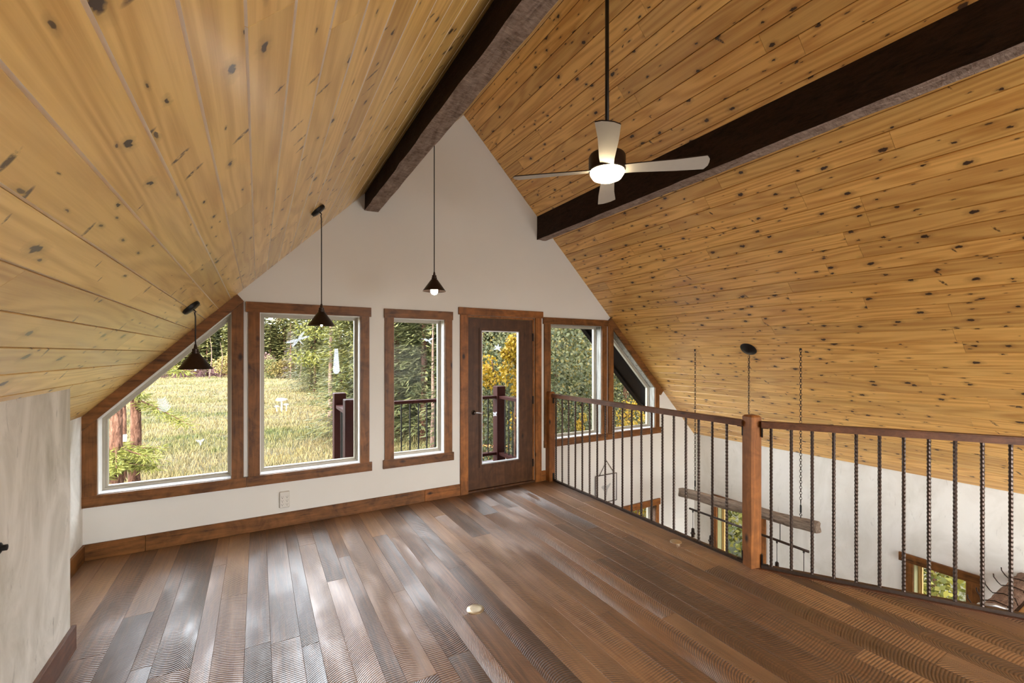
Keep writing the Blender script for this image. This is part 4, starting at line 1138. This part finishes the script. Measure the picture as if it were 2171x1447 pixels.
plant('dead_spruce', 'grey dead spruce at the forest edge in the large window', 'tree', 616, 80, [('foliage', conifer_mesh('dead_foliage', 9.5, 1.7, 26, 9, 4, 0.6, 0.12, M['needle_dead'], 88)), ('trunk', FAR[0][1][1])], 0.92)
SHR = {k: leaf_mesh('shrub_' + k, 3.6, 1.9, 800, 0.30, M['shrub_' + k], i + 3, 0.12, 12) for i, k in enumerate(('gold', 'rust', 'purple', 'olive'))}
u = 330; i = 0
while u < 705:
    k = ('purple' if u < 490 and rp.random() < 0.65 else rp.choice(['gold', 'gold', 'rust', 'olive', 'gold', 'purple']))
    plant('autumn_shrub', {'gold': 'golden shrub', 'rust': 'rust-red shrub', 'purple': 'purple-brown shrub', 'olive': 'olive green shrub'}[k] + ' along the far edge of the meadow in the ' + ('left corner window' if u < 500 else 'large window'), 'shrub', u, 84 + rp.uniform(-4, 3), [('foliage', SHR[k])], (0.55 if k == 'purple' and u < 490 else rp.uniform(0.75, 1.25)), k + ' shrubs at the meadow edge in the ' + ('corner window' if u < 500 else 'large window'))
    u += rp.uniform(8, 17)
def stem(x, y, h, r): return None
for uu, dd_, hh in ((634, 74, 7.5), (652, 70, 8.0), (443, 78, 8), (466, 80, 6.5)):
    x, y = at(uu, dd_); o = link('bare_trunk', trunk_mesh('bare_trunk', hh, 0.11, M['bark_pale'], 0.4, uu), loc=(x, y, ground_z(x, y)))
    tag(o, 'thin bare grey trunk at the forest edge', 'tree trunk', 'bare trunks')

SPR = [[('foliage', conifer_mesh('spruce_foliage', 14, 2.9, 60, 13, 18, 0.46, 0.105, M['needle_spruce'], 60 + i, 0.05)), ('trunk', trunk_mesh('spruce_trunk', 13.5, 0.20, M['bark'], 0, 60 + i))] for i in range(2)]
SPG = [('foliage', conifer_mesh('green_spruce_foliage', 14, 2.9, 60, 13, 18, 0.46, 0.105, M['needle_forest'], 64, 0.05)), ('trunk', SPR[0][1][1])]
for n_, (lab, uu, dd_, k, s_) in enumerate((
        ('spruce beyond the balcony post at the right of the large window', 762, 24, 2, 0.95),
        ('green conifer behind the slim pine in the large window', 668, 52, 2, 0.9),
        ('dense conifer standing farther back in the large window', 722, 46, 2, 1.0),
        ('dark spruce at the left of the narrow window', 842, 26, 0, 1.0),
        ('broad drooping spruce in the middle of the narrow window', 899, 23, 1, 1.0),
        ('distant spruce filling the gap of the narrow window', 868, 40, 2, 1.1),
        ('spruce between the narrow window and the door', 965, 30, 1, 1.1),
        ('spruce seen through the left of the door glass', 1022, 19, 0, 1.0),
        ('darker spruce behind the yellow leaves in the door glass', 1082, 24, 1, 1.15),
        ('spruce behind the leafy tree in the right window', 1180, 25, 0, 1.2),
        ('tall spruce behind the yellow bush in the right window', 1290, 26, 2, 1.2))):
    plant('spruce_tree', lab, 'tree', uu, dd_, SPG if k == 2 else SPR[k], s_, 'spruces near the house')
k = 0
for dd_, us in ((36, (800, 835, 872, 906, 940, 1000, 1035, 1068, 1100, 1150, 1190, 1228, 1265, 1300, 1340, 1380)), (44, (780, 818, 855, 890, 925, 1015, 1050, 1085, 1120, 1170, 1210, 1246, 1283, 1320, 1360)), (58, (660, 690, 720, 748))):
    for uu in us:
        wh = 'the narrow window' if 800 < uu < 960 else 'the door glass' if 960 <= uu < 1140 else 'the right windows' if uu >= 1140 else 'the large window'
        plant('spruce_tree', 'background spruce of the dense wood seen in ' + wh, 'tree', uu, dd_ + rp.uniform(-2, 2), SPG if k % 3 == 2 else SPR[k % 2], rp.uniform(1.0, 1.25), 'background spruces in ' + wh); k += 1
# slim pine seen over the balcony post
r = random.Random(9); mb = MB()
for (dx, z, n_, rx, rz_) in ((-1.3, 4.35, 260, 0.95, 0.45), (0.7, 4.9, 240, 0.9, 0.6), (-0.7, 6.1, 320, 1.1, 0.55), (1.1, 6.5, 300, 1.2, 0.7), (0.2, 7.6, 300, 1.2, 0.6), (1.4, 3.4, 240, 0.9, 0.5), (-0.5, 8.6, 300, 1.2, 0.7), (0.3, 9.6, 200, 0.8, 0.7)):
    for i in range(n_):
        v = rv(r); a_ = at(701, 28); R_ = Vector((cos(YAW), -sin(YAW), 0))
        kite(mb, R_ * (dx + v.x * rx) + Vector((v.y * 0.5, v.y * 0.5, z + v.z * rz_)), rv(r), rv(r), 0.28, 0.09)
    mb.add([], [])
pm = mb.mesh('pine_foliage', M['needle_larch'])
plant('slim_pine', 'slim pine with a bare pinkish trunk in the large window', 'tree', 701, 28, [('foliage', pm), ('trunk', trunk_mesh('pine_trunk', 11, 0.17, M['bark_pale'], 0.0, 3))], 1.0, rz=0)
x, y = at(918, 20.5)
tag(link('bare_trunk', trunk_mesh('grey_trunk', 7, 0.12, M['bark_pale'], 0, 8), loc=(x, y, ground_z(x, y))), 'slender grey trunk at the right edge of the narrow window', 'tree trunk')
# larches close to the left corner window
def larch_foliage(limbs, seed):
    r = random.Random(seed); mb = MB()
    R_ = Vector((cos(YAW), -sin(YAW), 0)); F_ = Vector((sin(YAW), cos(YAW), 0))
    for (z0, dx, dy, dz, n_, sag) in limbs:
        o = Vector((0, 0, z0)); e_ = R_ * dx + F_ * dy + Vector((0, 0, dz)); pts = []
        for i in range(9):
            t = i / 8; pts.append(o + e_ * t + Vector((0, 0, -sag * t * (1 - t) * 2)))
        mb.tube(pts, [0.022 * (1 - 0.8 * i / 8) + 0.003 for i in range(9)], 5, mi=1)
        for i in range(n_):
            t = 0.12 + 0.88 * r.random(); p = o + e_ * t + Vector((0, 0, -sag * t * (1 - t) * 2))
            side_ = R_ * r.uniform(-1, 1) + F_ * r.uniform(-1, 1) + Vector((0, 0, r.uniform(-0.75, 0.15)))
            p = p + side_ * (0.24 * r.random())
            kite(mb, p, side_ + rv(r) * 0.4, rv(r), r.uniform(0.11, 0.22), 0.026)
    return mb.mesh('larch_foliage', [M['needle_larch'], M['bark']])
TRK = [trunk_mesh('larch_trunk', 13, rr_, M['bark'], 0.0, s_) for rr_, s_ in ((0.165, 1), (0.155, 2), (0.10, 3))]
lowspray = [(2.15, 1.0 * cos(a), 0.9 * sin(a), r_, 420, 0.1) for a, r_ in ((0.1, -0.35), (0.9, -0.2), (2.2, -0.1), (3.3, -0.25), (4.4, -0.35), (5.4, -0.45))] + [(1.75, 0.95 * cos(a), 0.9 * sin(a), r_, 360, 0.1) for a, r_ in ((0.4, -0.25), (1.6, -0.2), (2.8, -0.3), (4.9, -0.35))]
plant('larch_tree', 'thick red-barked trunk at the very left of the corner window', 'tree', 246, 12.0, [('trunk', TRK[0]), ('foliage', larch_foliage(lowspray, 1))], 1.0, 'larches by the corner window', rz=0)
plant('larch_tree', 'red-barked larch with a drooping branch reaching over the meadow', 'tree', 287, 13.0, [('trunk', TRK[1]), ('foliage', larch_foliage([(3.35, 1.75, -0.2, -0.75, 620, -0.05), (3.45, 0.5, -0.4, 0.10, 220, 0.0), (3.5, -0.4, -0.5, 0.1, 200, 0), (4.25, 1.75, -0.3, -0.05, 520, -0.1), (4.4, 1.2, -0.5, -0.1, 420, 0.0), (1.9, 0.6, -0.6, -0.35, 220, 0.05)], 2))], 1.0, 'larches by the corner window', rz=0)
plant('larch_tree', 'thin dark trunk standing behind the two larches', 'tree', 262, 16.0, [('trunk', TRK[2])], 1.0, 'larches by the corner window', rz=0)
x, y = at(265, 12.6); z_ = EYE - (928 - 748.6) / FPX * 12.6
tag(MB().cbox(x - 0.04, x + 0.04, y - 0.03, y + 0.03, z_ - 0.10, z_ + 0.10, 0.008).build('nest_box', M['reveal_paint']), 'small white box fixed between the larch trunks', 'box')

# leafy trees at the right
LG = leaf_mesh('green_leaves', 9.5, 3.0, 42000, 0.085, M['leaf_green'], 12, 0.10, 34)
LT = trunk_mesh('leafy_trunk', 8, 0.15, M['bark'], 0.3, 5)
LY = leaf_mesh('yellow_leaves', 5.2, 1.5, 5200, 0.085, M['leaf_yellow'], 13, 0.30, 16)
YT = trunk_mesh('yellow_trunk', 4.5, 0.06, M['bark'], 0.2, 6)
LL = leaf_mesh('lime_leaves', 5.5, 2.2, 9000, 0.11, M['leaf_lime'], 14, 0.05, 22)
plant('leafy_tree', 'dense green leafy tree filling the right rectangular window', 'tree', 1146, 11.5, [('foliage', LG), ('trunk', LT)], 1.0)
plant('leafy_tree', 'green leafy tree behind the sloped right window', 'tree', 1345, 14.0, [('foliage', LG), ('trunk', LT)], 0.95, rz=2.0)
LYa = leaf_mesh('yellow_leaves_tall', 5.0, 0.46, 1500, 0.075, M['leaf_yellow'], 15, 0.66, 12)
LYb = leaf_mesh('yellow_leaves_small', 4.75, 0.36, 420, 0.07, M['leaf_yellow'], 16, 0.84, 5)
plant('yellow_aspen', 'young tree with bright yellow leaves at the right of the door glass', 'tree', 1093, 8.4, [('foliage', LYa), ('trunk', YT)], 1.0, 'yellow-leaved trees')
plant('yellow_aspen', 'small yellow-leaved tree left of the balcony post in the door glass', 'tree', 1040, 8.8, [('foliage', LYb), ('trunk', YT)], 1.0, 'yellow-leaved trees')
plant('yellow_aspen', 'bright yellow bush low in the sloped right window', 'tree', 1344, 9.0, [('foliage', LY), ('trunk', YT)], 0.46, sz=0.66, group= 'yellow-leaved trees')
plant('yellow_aspen', 'yellow-leaved sapling in the right rectangular window', 'tree', 1232, 9.6, [('foliage', LYb), ('trunk', YT)], 0.55, 'yellow-leaved trees', sz=0.72)
plant('lime_tree', 'sunlit yellow-green tree outside the window behind the log light', 'tree', 0, 0, [('foliage', LL), ('trunk', YT)], 1.0, 'lime-green trees', xy=(9.6, 5.9))
plant('lime_tree', 'sunlit yellow-green tree outside the small low window', 'tree', 0, 0, [('foliage', LL), ('trunk', YT)], 1.0, 'lime-green trees', rz=1.2, xy=(9.4, 2.6))
# short wooden fence far below the balcony
fe = empty('garden_fence', (*at(1032, 19), GND), 'low orange-brown wooden fence beyond the balcony railing', 'fence')
for uu in (1018, 1036, 1054, 1078):
    x, y = at(uu, 17.5); MB().cbox(x - 0.05, x + 0.05, y - 0.05, y + 0.05, GND - 0.1, GND + 0.95, 0.008).build('post', M['fence_wood'], fe)
a, b = at(1012, 17.4), at(1084, 17.4)
for z in (GND + 0.42, GND + 0.86): obox(MB(), a, b, -0.03, 0.03, z, z + 0.09).build('rail', M['fence_wood'], fe)
